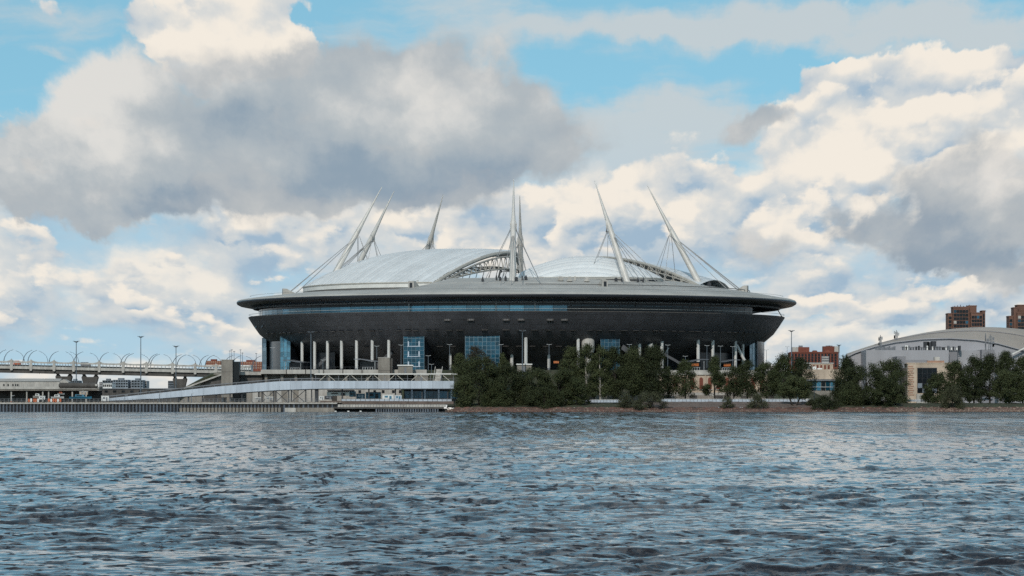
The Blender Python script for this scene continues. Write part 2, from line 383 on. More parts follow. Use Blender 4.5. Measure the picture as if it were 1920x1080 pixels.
# ------------------------------------------------------------------ land and water
def build_water():
    F_ = F; hc = HC
    nr, nc = 640, 1000
    pr = np.linspace(345.0, 12.6, nr)                  # rows follow the perspective so that each carries the same detail
    Yr = F_ * hc / pr
    tx = np.linspace(-0.165, 0.165, nc) * 1.12
    Yg = np.repeat(Yr[:, None], nc, 1); Xg = Yg * tx[None, :]
    dY = np.abs(np.gradient(Yr))[:, None]; dX = Yr[:, None] * (tx[1] - tx[0])
    z = np.zeros_like(Yg); ox = np.zeros_like(Yg); oy = np.zeros_like(Yg)
    r2 = np.random.default_rng(5)
    wind = R(-75)                                      # waves run across and towards the viewer
    for k in range(70):
        lam = 0.35 * (7.5 / 0.35) ** r2.random() 
        th = wind + r2.normal(0, 0.55)
        a = 0.0041 * lam ** 0.80 * (0.6 + 0.8 * r2.random())
        if lam > 3: a *= 0.6
        kk = 2 * np.pi / lam; kx, ky = kk * math.cos(th), kk * math.sin(th); ph = r2.random() * 6.28
        fade = np.clip((lam / (2.2 * np.maximum(dY * abs(math.sin(th)), dX * abs(math.cos(th)) + 1e-6)) - 0.6), 0, 1)
        arg = kx * Xg + ky * Yg + ph
        z += a * fade * np.cos(arg); sn = np.sin(arg) * a * fade * 0.9
        ox -= sn * math.cos(th); oy -= sn * math.sin(th)
    # gusts: patches of rougher and calmer water
    g = np.zeros_like(Yg)
    for k in range(9):
        lx, ly = r2.uniform(25, 90), r2.uniform(18, 60)
        g += np.cos(Xg * 2 * np.pi / lx * r2.choice([-1, 1]) + Yg * 2 * np.pi / ly + r2.random() * 6.28)
    amp = np.clip(1.0 + 0.17 * g, 0.45, 1.7)
    co = np.stack([Xg + ox * amp, Yg + oy * amp, z * amp], -1).reshape(-1, 3)
    i = np.arange((nr - 1) * (nc - 1)); r_, c_ = i // (nc - 1), i % (nc - 1)
    b = r_ * nc + c_
    quads = np.stack([b, b + 1, b + nc + 1, b + nc], -1)
    me = bpy.data.meshes.new('water')
    me.vertices.add(len(co)); me.vertices.foreach_set('co', co.ravel())
    me.loops.add(quads.size); me.loops.foreach_set('vertex_index', quads.ravel().astype(np.int32))
    me.polygons.add(len(quads)); me.polygons.foreach_set('loop_start', (np.arange(len(quads)) * 4).astype(np.int32))
    me.polygons.foreach_set('use_smooth', np.ones(len(quads), bool))
    me.update(calc_edges=True)
    m = bpy.data.materials.new('river_water'); m.use_nodes = True; t = m.node_tree; N = NT(t); bs = t.nodes['Principled BSDF']
    bs.inputs['Base Color'].default_value = (.015, .015, .019, 1); bs.inputs['Roughness'].default_value = .06; bs.inputs['IOR'].default_value = 1.333
    bs.inputs['Specular IOR Level'].default_value = 0.5; bs.inputs['Specular Tint'].default_value = (1.0, .97, 1.0, 1)
    ge = t.nodes.new('ShaderNodeNewGeometry'); q = ge.outputs['Position']
    _, qy, _ = N.sep(q)
    qs = N.v('MULTIPLY', q, (1.0, 0.8, 1.0))
    h1 = N.noise(qs, 2.4, 3, 0.6, dim='3D'); h2 = N.noise(qs, 0.55, 3, 0.55, dim='3D')
    hh = N.m('ADD', N.m('MULTIPLY', h1, 0.016), N.m('MULTIPLY', h2, 0.045))
    bp = t.nodes.new('ShaderNodeBump'); bp.inputs['Strength'].default_value = 1.0; bp.inputs['Distance'].default_value = 1.0
    N.put(bp.inputs['Height'], hh)
    # farther out single waves are finer than the mesh: groups of steep wave fronts lean the facets towards the near shore
    wob = N.v('MULTIPLY', N.v('SUBTRACT', N.noise(q, 0.35, 2, 0.5, color=True), (0.5, 0.5, 0.5)), (1.5, 1.5, 0))
    qw = N.v('ADD', q, wob)
    def fronts(sx, sy, lo, hi, det=4): return N.step(N.noise(N.v('MULTIPLY', qw, (sx, sy, 0)), 1.0, det, 0.62), lo, hi)
    fr = None
    # (from, to) in metres out, then the grain of the wave groups there
    bands = [(None, 95., 2.2, 1.7), (95., 170., 2.0, .6), (170., 320., 1.6, .17), (320., 680., .9, .037), (680., None, .5, .010)]
    for (y0, y1, sx, sy) in bands:
        w = None
        if y0: w = N.step(qy, y0 * .82, y0 * 1.18)
        if y1:
            w1 = N.step(qy, y1 * 1.18, y1 * .82); w = w1 if w is None else N.m('MULTIPLY', w, w1)
        lo_ = .54 if (y0 or 0) < 300 else .515
        f = N.m('ADD', fronts(sx, sy, lo_, lo_ + .11), N.m('MULTIPLY', fronts(sx * .3, sy * .34, .55, .69), .5))
        fr = N.m('MULTIPLY', f, w) if fr is None else N.m('MULTIPLY_ADD', f, w, fr)
    gust = N.step(N.noise(N.v('MULTIPLY', q, (.02, .006, 0)), 1.0, 3, 0.5), .3, .7, .55, 1.25)
    tilt = N.m('MULTIPLY', N.m('MULTIPLY', fr, gust), -0.30)
    nn = N.v('NORMALIZE', N.v('ADD', bp.outputs[0], N.xyz(0.0, tilt, 0.0)))
    t.links.new(nn, bs.inputs['Normal'])
    me.materials.append(m)
    o = bpy.data.objects.new('water', me); link(o); o['kind'] = 'structure'
    # the rest of the river, well to the sides and behind
    mb = MB(); mb.add([(-6000, -800, -.55), (6000, -800, -.55), (6000, 1560, -.55), (-6000, 1560, -.55)], [(0, 1, 2, 3)])
    struct('river', mb, m)
build_water()
def build_land():
    mb = MB()
    xs = [-9000, X(825, 1522), 9000]
    # low quay land on the left, bank on the right, one sheet to the horizon
    mb.add([(-9000, 1524, 3.2), (X(838, 1524), 1524, 3.2), (X(838, 1600), 1600, 3.2), (9000, 1600, 3.2), (14000, 30000, 3.2), (-14000, 30000, 3.2)], [(0, 1, 2, 3, 4, 5)])
    struct('ground', mb, M['land'])
    # river bank on the right: rubble toe, slope, level park
    nx = 220; x0, x1 = X(818, 1520), X(2150, 1520)
    prof = [(1517.5, -1.0), (1519.6, .15), (1522, .75), (1525, 1.35), (1528, 1.95)]
    rows = []
    for Y_, z_ in prof:
        row = []
        for k in range(nx + 1):
            x = x0 + (x1 - x0) * k / nx
            e = 1.0 if k > 6 else k / 6.0
            row.append((x, Y_ + 1.2 * math.sin(x * .11) + .7 * math.sin(x * .47 + 1), -1.0 + (z_ + 1.0) * e + (.16 * math.sin(x * 1.3 + Y_) + .1 * math.sin(x * 3.1 + 2 * Y_)) * (z_ > 0)))
        rows.append(row)
    mb = MB(); mb.grid(rows); struct('river_bank', mb, M['earth_red'])
    def slope(name, pa, pb, m_, p2):
        a, b = X(pa, 1530), X(pb, 1530); n = max(4, int((b - a) / 1.5)); rr = []
        for Y_, z_ in p2:
            rr.append([(a + (b - a) * k / n, Y_ + 1.0 * math.sin((a + (b - a) * k / n) * .11), z_ + .12 * math.sin(k * .9 + Y_) + .08 * math.sin(k * 2.3)) for k in range(n + 1)])
        mb = MB(); mb.grid(rr); struct(name, mb, m_)
    slope('grass_bank', 838, 1205, M['grass'], [(1527.5, 1.7), (1534, 2.5), (1546, 3.5), (1556, 3.62), (1640, 3.62)])
    slope('paved_bank', 1205, 1525, M['paved_slope'], [(1527.5, 1.8), (1531, 2.4), (1541, 4.2), (1542, 4.3), (1640, 4.3)])
    slope('grass_bank', 1525, 2150, M['grass'], [(1527.5, 1.75), (1532, 2.6), (1542, 3.6), (1556, 3.7), (1640, 3.7)])
    # loose stones along the water's edge
    r3 = np.random.default_rng(3); mb = MB()
    ico = [(0, 0, 1), (.9, 0, .3), (.28, .85, .35), (-.72, .53, .3), (-.72, -.53, .35), (.28, -.85, .3), (.7, .5, -.4), (-.3, .8, -.4), (-.9, 0, -.4), (-.3, -.8, -.4), (.7, -.5, -.4)]
    icf = [(0, 1, 2), (0, 2, 3), (0, 3, 4), (0, 4, 5), (0, 5, 1), (1, 6, 2), (2, 7, 3), (3, 8, 4), (4, 9, 5), (5, 10, 1), (6, 7, 2), (7, 8, 3), (8, 9, 4), (9, 10, 5), (10, 6, 1)]
    for k in range(2600):
        px = r3.uniform(835, 1990) if k % 3 else r3.uniform(1680, 1990)
        f = r3.random() ** 1.3; Y_ = 1519.3 + 9.0 * f; z_ = .1 + 1.75 * f
        sz = r3.uniform(.18, .5) * (1.5 if px > 1690 and r3.random() < .35 else 1.0)
        x_ = X(px, Y_); Yw = Y_ + 1.2 * math.sin(x_ * .11) + .7 * math.sin(x_ * .47 + 1)
        th = r3.uniform(0, 6.28); c_, s_ = math.cos(th), math.sin(th); jx, jy, jz = r3.uniform(.7, 1.4), r3.uniform(.7, 1.3), r3.uniform(.45, .8)
        mb.add([(x_ + sz * (c_ * a * jx - s_ * b * jy), Yw + sz * (s_ * a * jx + c_ * b * jy), z_ + sz * c * jz) for a, b, c in ico], icf)
    o = struct('shore_rubble', mb, M['rubble']); o['kind'] = 'stuff'
build_land()
# ------------------------------------------------------------------ the stadium
D = 1800.0
SC = (X(968.5, D), D)            # plan centre
PLZ = 19.4                       # plaza level
def ring(a, r_): return Vector((SC[0] + r_ * math.sin(a), SC[1] - r_ * math.cos(a), 0))
def az_at(px, r_):               # azimuth on the near side of a ring that shows at this column
    lo, hi = -math.pi / 2, math.pi / 2
    for _ in range(50):
        mid = (lo + hi) / 2; q = ring(mid, r_)
        if 960 + F * q.x / q.y < px: lo = mid
        else: hi = mid
    return lo
BOWL = [(137.0, 47.2), (134.3, 43.0), (131.3, 38.8), (126.6, 34.8), (119.0, 30.0), (110.0, 25.4), (104.5, 22.0), (102.0, PLZ - .5)]
def bowl_r(z):
    for (r0, z0), (r1, z1) in zip(BOWL, BOWL[1:]):
        if z <= z0 and z >= z1: return r0 + (r1 - r0) * (z - z0) / (z1 - z0), math.atan2(r0 - r1, z0 - z1)
    return BOWL[0][0], 0.5
st = thing('stadium', 'huge dark saucer-shaped stadium with white domed roof and leaning masts', 'stadium', (SC[0], SC[1], PLZ))
def st_lathe(name, prof, m_, a0=0.0, a1=2 * math.pi, n=192, parent=None, smooth=28):
    mb = MB(); mb.lathe(prof, a0, a1, n, SC); return part(name, mb, m_, parent or st, smooth)
bowl = st_lathe('bowl', BOWL, M['clad'])
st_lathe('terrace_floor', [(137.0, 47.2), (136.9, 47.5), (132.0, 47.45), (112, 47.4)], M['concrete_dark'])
canopy = st_lathe('canopy', [(142.75, 55.35), (143.0, 54.8), (142.6, 54.0), (141.0, 53.1), (138.0, 52.5), (134.6, 52.15)], M['fascia'])
RH = [(80, 65.2, 59.5), (88, 64.9, 59.4), (100, 63.0, 59.3), (108, 61.9, 59.2), (108.2, 61.7, 59.15), (118, 60.2, 58.9), (128, 58.6, 57.8), (137.0, 57.0, 56.75), (140.8, 56.4, 56.2), (142.3, 55.85, 55.85), (142.75, 55.35, 55.35)]
def roof_low(a):                  # the roof lies lower on the left, where the sliding half is parked
    d = math.degrees(a); d = (d + 180) % 360 - 180
    return max(0.0, min(1.0, (-22 - d) / 8.0)) * max(0.0, min(1.0, (d + 168) / 10.0))
def roof_z(a, r_):
    w = roof_low(a); return float(np.interp(r_, [q[0] for q in RH], [q[1] * (1 - w) + q[2] * w for q in RH]))
rows = []
for r_, zh, zl in RH:
    row = []
    for k in range(241):
        a = 2 * math.pi * k / 240; w = roof_low(a); q = ring(a, r_); row.append((q.x, q.y, zh * (1 - w) + zl * w))
    rows.append(row)
part('canopy_roof', MB().grid(rows), M['roof_grey'], canopy, 28)
st_lathe('canopy_trim', [(134.6, 52.15), (134.9, 51.75), (134.2, 51.35), (133.4, 51.5)], M['trim'], parent=canopy)
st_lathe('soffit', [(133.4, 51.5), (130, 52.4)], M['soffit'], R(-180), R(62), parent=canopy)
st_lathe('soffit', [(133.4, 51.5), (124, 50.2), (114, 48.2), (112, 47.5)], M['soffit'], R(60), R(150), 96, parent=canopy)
st_lathe('roof_edge_rail', [(136.0, 58.0), (136.2, 58.1)], M['trim'], parent=canopy)
st_lathe('terrace_rail', [(136.7, 48.55), (136.8, 48.7), (136.7, 48.7)], M['white_paint'])
st_lathe('glass_back', [(131.0, 47.4), (131.0, 52.3)], M['glass_dark'], R(-180), R(63))
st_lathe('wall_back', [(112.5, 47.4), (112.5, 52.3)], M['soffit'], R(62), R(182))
mb = MB(); mb.lathe([(81, 59.0), (78, 58.6), (0.1, 58.6)], 0, 2 * math.pi, 96, SC); part('roof_deck', mb, M['truss_dark'], st)
for a0_, a1_ in ((-112, -50), (50, 112)): st_lathe('recess_wall', [(116.5, PLZ), (116.5, 29.0)], M['glass_dark'], R(a0_), R(a1_), 40)
for a0_, a1_ in ((-114, -67), (72, 114)): st_lathe('recess_wall', [(126.6, PLZ), (126.6, 34.9)], M['glass_dark'], R(a0_), R(a1_), 40)
st_lathe('base_wall', [(101.0, PLZ - 1), (101.0, PLZ + 5.0)], M['glass_dark'])
# glazing under the canopy, two rows of panes
def pane_mesh(w, h, t, m_, name='pane'):
    return MB().box(-w / 2, w / 2, -t / 2, t / 2, 0, h).mesh(name, m_)
da = R(3.0); wp = 2 * 131.6 * math.sin(da / 2) - .14
pm_hi = pane_mesh(wp, 1.75, .12, M['glass_dark']); pm_lo = pane_mesh(wp, 2.7, .12, M['glass_band']); pm_lod = pane_mesh(wp, 2.7, .12, M['glass_dark'])
band = MB(); band.lathe([(131.9, 50.15), (131.9, 50.32)], R(-100), R(63), 120, SC)
band = part('glazing_band', band, M['frame'], st)
for k in range(-33, 21):
    a = k * da; q = ring(a, 131.6); rz = a + random.uniform(-.012, .012)
    inst('pane', pm_hi, band, (q.x, q.y, 50.35), (random.uniform(-.02, .02), 0, rz))
    px = 960 + F * q.x / q.y
    inst('pane', pm_lo if px < 1060 else pm_lod, band, (q.x, q.y, 47.45), (random.uniform(-.03, .015), 0, rz))  # lower left panes carry a bright reflection painted as their blue colour
for px in (767, 930, 1003):
    a = az_at(px, 132.4); q = ring(a, 132.6); part('mullion', MB().tube([(q.x, q.y, 47.4), (q.x, q.y, 52.2)], .16, 6), M['white_paint'], st)
# slanted strut at the open right-hand end of the terrace
a0 = R(86); q0, q1 = ring(a0, 133.2), ring(a0, 135.8)
part('strut', MB().tube([(q0.x, q0.y, 51.7), (q1.x, q1.y, 47.4)], .28, 6), M['mast'], st)
# windows in the dark shell
def win_mesh(w, h, m_, sill):
    mb = MB(); mb.box(-w / 2, w / 2, -.10, .25, -h / 2, h / 2)
    return mb.mesh('window', m_)
wm = win_mesh(3.1, 1.15, M['glass_dark'], 1); sill_m = MB().box(-1.6, 1.6, -.16, .2, -.09, .09).mesh('sill', M['concrete_dark'])
wm2 = win_mesh(3.2, 1.7, M['concrete_dark'], 1); mul_m = MB().box(-.12, .12, -.16, .2, -.85, .85).mesh('mullion', M['steel'])
row1 = [440 + q / 4.32 for q in (265, 310, 375, 405, 445, 540, 665, 740, 800, 865, 930, 1020, 1112, 1183, 1330, 1405, 1467, 1567, 1628)] + \
       [780 + q / 4.32 for q in (98, 158, 268, 353, 553, 727, 845, 960, 1073, 1186, 1270, 1403, 1483)] + \
       [1120 + q / 4.32 for q in (115, 215, 310, 380, 468, 532, 618, 680, 757, 812, 883, 950, 1012, 1062, 1112, 1155, 1205, 1235, 1275, 1303)]
for px in row1:
    r_, tl = bowl_r(38.9); a = az_at(px, r_); q = ring(a, r_ + .04); nw = random.uniform(.8, 1.05)
    w = inst('window', wm, st, (q.x, q.y, 38.9), (-tl, 0, a), (nw, 1, 1))
    o = bpy.data.objects.new('sill', sill_m); link(o, w); o.location = (0, -.05, -.62)
for px in [780 + q / 4.32 for q in (255, 445, 730, 850, 1085, 1200)]:
    r_, tl = bowl_r(43.6); a = az_at(px, r_); q = ring(a, r_ + .04)
    w = inst('window', wm2, st, (q.x, q.y, 43.6), (-tl, 0, a))
    for dx in (-.55, .55):
        o = bpy.data.objects.new('mullion', mul_m); link(o, w); o.location = (dx, 0, 0)
for px in [780 + q / 4.32 for q in (195, 298, 727, 835, 940, 1052, 1155, 1230)] + [440 + q / 4.32 for q in (815, 945, 1068, 1665)]:
    r_, tl = bowl_r(31.2); a = az_at(px, r_); q = ring(a, r_ + .05)
    w = inst('window', wm, st, (q.x, q.y, 31.2), (-tl, 0, a), (.95, 1, .8))
    o = bpy.data.objects.new('sill', sill_m); link(o, w); o.location = (0, -.05, -.55)
for px in (480, 492):
    r_, tl = bowl_r(43.0); a = az_at(px, r_); q = ring(a, r_ + .04); inst('window', wm, st, (q.x, q.y, 42.2), (-tl, 0, a), (.6, 1, 1.3))
# white pillars around the foot
def pillar(px, ytop, r_=125.0, rad=1.35, label=None):
    a = az_at(px, r_); q = ring(a, r_); zt = Z(ytop, q.y)
    rt, _ = bowl_r(max(zt, PLZ + 1))
    rad *= .56
    mb = MB(); mb.tube([(q.x, q.y, PLZ - .3), (q.x, q.y, zt + (.9 if r_ > 120 else 1.2))], rad, 16)
    o = part('pillar', mb, M['pillar'], st, 40)
    part('foot', MB().tube([(q.x, q.y, PLZ - .3), (q.x, q.y, PLZ + 1.3)], rad * 1.12, 12), M['steel'], o, 40)
    return o
for px in (566.5, 590, 614.3, 640.5, 668.7, 698, 729): pillar(px, 635)
pillar(986, 633.5, 126.2, 1.5); pillar(1084, 633.5, 125.5, 1.4)
pillar(844.5, 662, 113.5, 1.2); pillar(959.5, 664, 112.5, 1.5); pillar(1029, 663, 112.5, 1.3)
pillar(1199, 644, 122, 1.4); pillar(1241, 638, 124, 1.5); pillar(1309, 634.5, 125.5, 1.45); pillar(1336.5, 635, 125.5, 1.4); pillar(1379, 642, 125.5, 1.3); pillar(1393, 649, 124.0, 1.2)
def lean(pxa, ya, pxb, yb, r_, rad):
    a = az_at((pxa + pxb) / 2, r_); Yq = ring(a, r_).y
    part('brace', MB().tube([P(pxa, ya, Yq), P(pxb, yb, Yq)], rad, 12), M['pillar'], st, 40)
lean(1381, 647, 1396, 676, 125.8, .75); lean(1219, 645, 1227, 668, 124, 1.3); lean(1262, 636, 1247, 664, 120, .35)
# round ventilation drum
a = az_at(1102, 124); q = ring(a, 124.5); mb = MB(); zt = Z(634, q.y)
mb.lathe([(0.01, zt + .5), (1.6, zt + .3), (2.7, zt - .5), (3.1, zt - 1.6), (3.1, zt - 5.5), (2.6, zt - 7.0), (1.6, zt - 7.4), (1.4, PLZ)], 0, 2 * math.pi, 24, (q.x, q.y))
part('vent_drum', mb, M['concrete_light'], st, 40)
# glazed stair towers
def glass_tower(pa, pb, ytop, r_, ncol, nrow, gm, floors=(), zb=PLZ, depth=9.0):
    a = az_at((pa + pb) / 2, r_); q = ring(a, r_); w = (pb - pa) * s(q.y); zt = Z(ytop, q.y); h = zt - zb
    a *= .45 if abs(a) > 1.0 else 1.0
    rot = Matrix.Rotation(a, 4, 'Z')
    def tr(mb): mb.v = [tuple(Vector((q.x, q.y, 0)) + rot @ Vector(v_)) for v_ in mb.v]; return mb
    body = part('stair_tower', tr(MB().box(-w / 2 + .1, w / 2 - .1, .3, depth, zb - .3, zt - .1)), M['glass_dark'], st)
    fr = MB(); cw, ch = w / ncol, h / nrow
    for k in range(ncol + 1): fr.box(-w / 2 + k * cw - .09, -w / 2 + k * cw + .09, -.10, .2, zb, zt)
    for k in range(nrow + 1): fr.box(-w / 2, w / 2, -.085, .19, zb + k * ch - .08, zb + k * ch + .08)
    fr.box(-w / 2 - .1, w / 2 + .1, -.2, depth, zt, zt + .35)
    part('mullion_frame', tr(fr), M['frame'], body)
    pm = pane_mesh(cw - .16, ch - .14, .08, gm)
    for i in range(ncol):
        for j in range(nrow):
            lp = rot @ Vector((-w / 2 + (i + .5) * cw, .06, 0)); 
            inst('pane', pm, body, (q.x + lp.x, q.y + lp.y, zb + j * ch + .07), (random.uniform(-.02, .02), 0, a + random.uniform(-.02, .02)))
    for f_ in floors:                               # white interior landings seen through the glass
        for sx in (-.26, .26):
            part('landing_post', tr(MB().box(sx * w - .3, sx * w + .3, -.16, -.05, zb + f_ * h, zb + (f_ + .13) * h)), M['panel'], body)
        part('landing', tr(MB().box(-.32 * w, .32 * w, -.15, -.06, zb + (f_ - .02) * h, zb + f_ * h)), M['panel'], body)
glass_tower(490.5, 500.5, 635, 129.0, 1, 8, M['glass_pale'], depth=6)
glass_tower(524, 546, 632, 127.5, 3, 7, M['glass_band'])
glass_tower(755, 797, 627, 127.5, 5, 9, M['glass_blue'], (.12, .40, .68))
glass_tower(872, 937, 625.5, 127.5, 8, 9, M['glass_blue'])
glass_tower(1125, 1163, 634.5, 126.0, 5, 8, M['glass_blue'])
glass_tower(1404, 1422, 641, 125.0, 3, 5, M['glass_pale'])
glass_tower(1422.5, 1434, 641, 125.0, 2, 6, M['concrete_light'])
# entrance canopies on the plaza and the painted dark openings with ramps above them
def gate(px, r_=131.0, flip=1, sign=False):
    a = az_at(px, r_); q = ring(a, r_); rot = Matrix.Rotation(a * .5, 4, 'Z')
    def tr(mb): mb.v = [tuple(Vector((q.x, q.y, PLZ)) + rot @ Vector(v_)) for v_ in mb.v]; return mb
    ro = MB(); ro.prism([(-6.2, 4.6), (-2, 4.9), (3.0, 5.8), (6.4, 5.7), (6.4, 5.4), (2.6, 5.3), (-2, 4.5), (-6.2, 4.3)] if flip > 0 else [(-6.4, 5.7), (-3, 5.8), (2, 4.9), (6.2, 4.6), (6.2, 4.3), (2, 4.5), (-2.6, 5.3), (-6.4, 5.4)], -2.5, 3.5)
    g = part('entrance_canopy', tr(ro), M['steel'], st)
    for sx in (-4.6, 4.2): part('post', tr(MB().box(sx - .13, sx + .13, -2.0, -1.74, 0, 4.7)), M['trim'], g)
    part('gate_panel', tr(MB().box(-4.3, 4.0, 1.0, 1.2, 0, 4.4)), M['glass_dark'], g)
    for k in range(5): part('turnstile', tr(MB().box(-2.6 + k * 1.25, -2.35 + k * 1.25, -.6, .3, 0, 1.6)), M['trim'], g)
    part('lintel', tr(MB().box(-2.7, 2.8, -.62, -.4, 1.62, 1.85)), M['trim'], g)
    if sign: part('display_screen', tr(MB().box(-1.9, 1.9, -.9, -.7, 2.35, 3.75)), M['screen_orange'], g)
gate(554, flip=-1); gate(690, flip=-1); gate(1302, flip=1, sign=True); gate(1362, flip=1, sign=True)
part('display_screen', MB().box(X(1038, 1682), X(1048, 1682), 1682, 1682.3, Z(681, 1682), Z(677, 1682)), M['screen_orange'], st)
def opening(pts):               # flat dark patch on the shell painting a slanted opening's shade, light edge bar
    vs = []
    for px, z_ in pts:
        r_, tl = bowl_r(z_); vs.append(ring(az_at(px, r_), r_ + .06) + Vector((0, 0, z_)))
    o = part('stair_opening_shade', MB().add(vs, [tuple(range(len(vs)))]), M['soffit'], st)
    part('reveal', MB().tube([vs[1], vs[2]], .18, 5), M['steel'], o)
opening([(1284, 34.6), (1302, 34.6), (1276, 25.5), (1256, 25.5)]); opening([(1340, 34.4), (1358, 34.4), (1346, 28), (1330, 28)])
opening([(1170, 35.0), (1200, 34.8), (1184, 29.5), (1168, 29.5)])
def ramp(pa, ya, pb, yb, r_, h):
    Yq = ring(az_at((pa + pb) / 2, r_), r_).y; a, b = P(pa, ya, Yq), P(pb, yb, Yq)
    part('stair_flight', MB().beam(a, b, 2.5, h), M['clad'], st)
ramp(590, 692, 622, 661, 118, 1.5); ramp(703, 690, 735, 660, 118, 2.0); ramp(1166, 650, 1210, 682, 124, 2.4); ramp(1238, 660, 1280, 684, 124, 1.2)

# ---- sliding roof, left half: a shell of parallel ribs cut open towards the pitch
Z0 = 62.8
def shell_panels(parent, cx, cy, ax, by, h, pu, pv, skew, t0, t1, n, m_, bulge=.22, z0=Z0, along=26, vmax=1.0):
    def hh(u_, v_): return 1 - abs(u_) ** pu - abs(v_) ** pv
    def span(t):
        vv = np.linspace(-1, vmax, 801); ok = [v_ for v_ in vv if hh(t + (skew * v_ if v_ < 0 else skew * v_ * .05), v_) > 0]
        return (min(ok), max(ok)) if len(ok) > 2 else None
    ts = [t0 + (t1 - t0) * k / n for k in range(n + 1)]
    for k in range(n):
        rows = []
        for f_ in (0, .03, .25, .5, .75, .97, 1):
            t = ts[k] + (ts[k + 1] - ts[k]) * f_; sp = span(t)
            if sp is None: continue
            row = []
            for j in range(along + 1):
                v_ = sp[0] + (sp[1] - sp[0]) * (j / along); u_ = t + (skew * v_ if v_ < 0 else skew * v_ * .05)
                z_ = z0 + h * max(0, hh(u_, v_)) + bulge * math.sin(math.pi * f_) ** .7
                row.append((cx + ax * u_, cy + by * v_, z_))
            rows.append(row)
        if len(rows) < 2: continue
        part('roof_panel', MB().grid(rows), m_, parent, 50)
    return hh, span
axL, byL, hL = 302 * s(D), 80.0, 19.7
cxL = X(870, D)
shL = part('sliding_roof', MB().box(cxL - 60, cxL + 2, D - 20, D + 30, 58, 61.5), M['truss_dark'], st)
SK = .495; TC = .315
hhL, spL = shell_panels(shL, cxL, D, axL, byL, hL, 2.6, 1.6, SK, -1.13, TC, 40, M['roof_white'], .5, vmax=.3)
# eave wall along the near edge
edge = []
for t in np.linspace(-1.12, TC, 60):
    sp = spL(t)
    if sp: v_ = sp[0]; edge.append((cxL + axL * (t + SK * v_), D + byL * v_))
mb = MB(); mb.grid([[(x, y, Z0 + .05) for x, y in edge], [(x, y - .05, Z0 - 2.2) for x, y in edge]]); part('eave_wall', mb, M['roof_white_trim'], shL, 40)
mb = MB(); mb.grid([[(x, y + .4, Z0 - 2.1) for x, y in edge], [(x, y + .4, 58.8) for x, y in edge]]); part('track_wall', mb, M['truss_dark'], shL, 40)
mb = MB(); mb.tube([(x, y - .1, Z0 + .1) for x, y in edge], .38, 6); part('eave_gutter', mb, M['truss'], shL, 40)
# arch truss along the cut
def archL(v_):
    sk = SK * v_ if v_ < 0 else SK * v_ * .05
    return Vector((cxL + axL * (TC + sk), D + byL * v_, Z0 + hL * max(0, hhL(TC + sk, v_))))
spv = spL(TC); spv = (spv[0], .3); vsA = np.linspace(spv[0], spv[1], 49)
top = [archL(v_) + Vector((.6, -.3, -.9)) for v_ in vsA]
mb = MB(); mb.tube(top, .95, 8); part('arch_fascia', mb, M['truss'], shL, 40)
mb = MB(); mb.tube([q - Vector((-.5, 0, 1.9)) for q in top], .5, 6); part('arch_rib', mb, M['truss'], shL, 40)
low = [Vector((q.x + 1.0, q.y, Z0 + .55 * max(0, q.z - Z0) - .3)) for q in top]
mb = MB(); mb.tube(low, .42, 6); part('lower_chord', mb, M['truss'], shL, 40)
for k in range(2, 47, 2):
    part('web_bar', MB().tube([top[k] - Vector((0, 0, 1.6)), low[k]], .24, 5), M['truss'], shL)
    part('web_bar', MB().tube([top[k] - Vector((0, 0, 1.6)), low[k + 2 if k < 24 else k - 2]], .2, 5), M['truss'], shL)
in2 = [q + Vector((-9, 2, 1.2)) for q in low]
mb = MB(); mb.tube(in2, .35, 6); part('inner_chord', mb, M['truss'], shL, 40)
for k in range(3, 46, 3):
    part('purlin', MB().tube([low[k], in2[k + 1]], .2, 5), M['truss'], shL); part('purlin', MB().tube([low[k], in2[k - 2]], .16, 5), M['truss_dark'], shL)
    q = in2[k]; part('hanger', MB().tube([q, Vector((q.x - 3, q.y + 5, 62.2))], .18, 5), M['truss'], shL)
# ---- fixed shell in front, right of the middle
cxC, cyC, axC, byC = X(1099, 1742), 1742.0, 143 * s(1742), 24.0
shC = part('fixed_roof', MB().box(cxC - axC * .72, cxC + axC * .72, cyC - 12, cyC + 12, 61, 64.6), M['truss_dark'], st)
shell_panels(shC, cyC, cxC, byC, axC, 10.8, 2.0, 2.0, 0, -.999, .999, 15, M['roof_white'], .55, 65.3, 34)
for o in list(shC.children):       # panels of this shell run across: swap the plan axes
    off = base(st)
    for vv in o.data.vertices:
        wx, wy = vv.co.x + off.x, vv.co.y + off.y; vv.co.x, vv.co.y = wy - off.x, wx - off.y
    o.data.flip_normals()
el = [(cxC + axC * math.sin(t), cyC - byC * math.cos(t)) for t in np.linspace(R(-95), R(95), 60)]
mb = MB(); mb.grid([[(x, y, 65.45) for x, y in el], [(x, y, 62.0) for x, y in el]]); part('drum_wall', mb, M['roof_grey'], shC, 40)
mb = MB(); mb.tube([(x, y - .1, 65.5) for x, y in el], .28, 6); part('eave_gutter', mb, M['roof_white_trim'], shC, 40)
for k in range(7):
    t0_ = R(-62 + k * 19); pts = [(cxC + (axC + .06) * math.sin(t0_ + R(d_)), cyC - (byC + .06) * math.cos(t0_ + R(d_))) for d_ in np.linspace(0, 15, 8)]
    mb = MB(); mb.grid([[(x, y, 64.5) for x, y in pts], [(x, y, 63.8) for x, y in pts]]); part('vent_slot', mb, M['soffit'], shC)
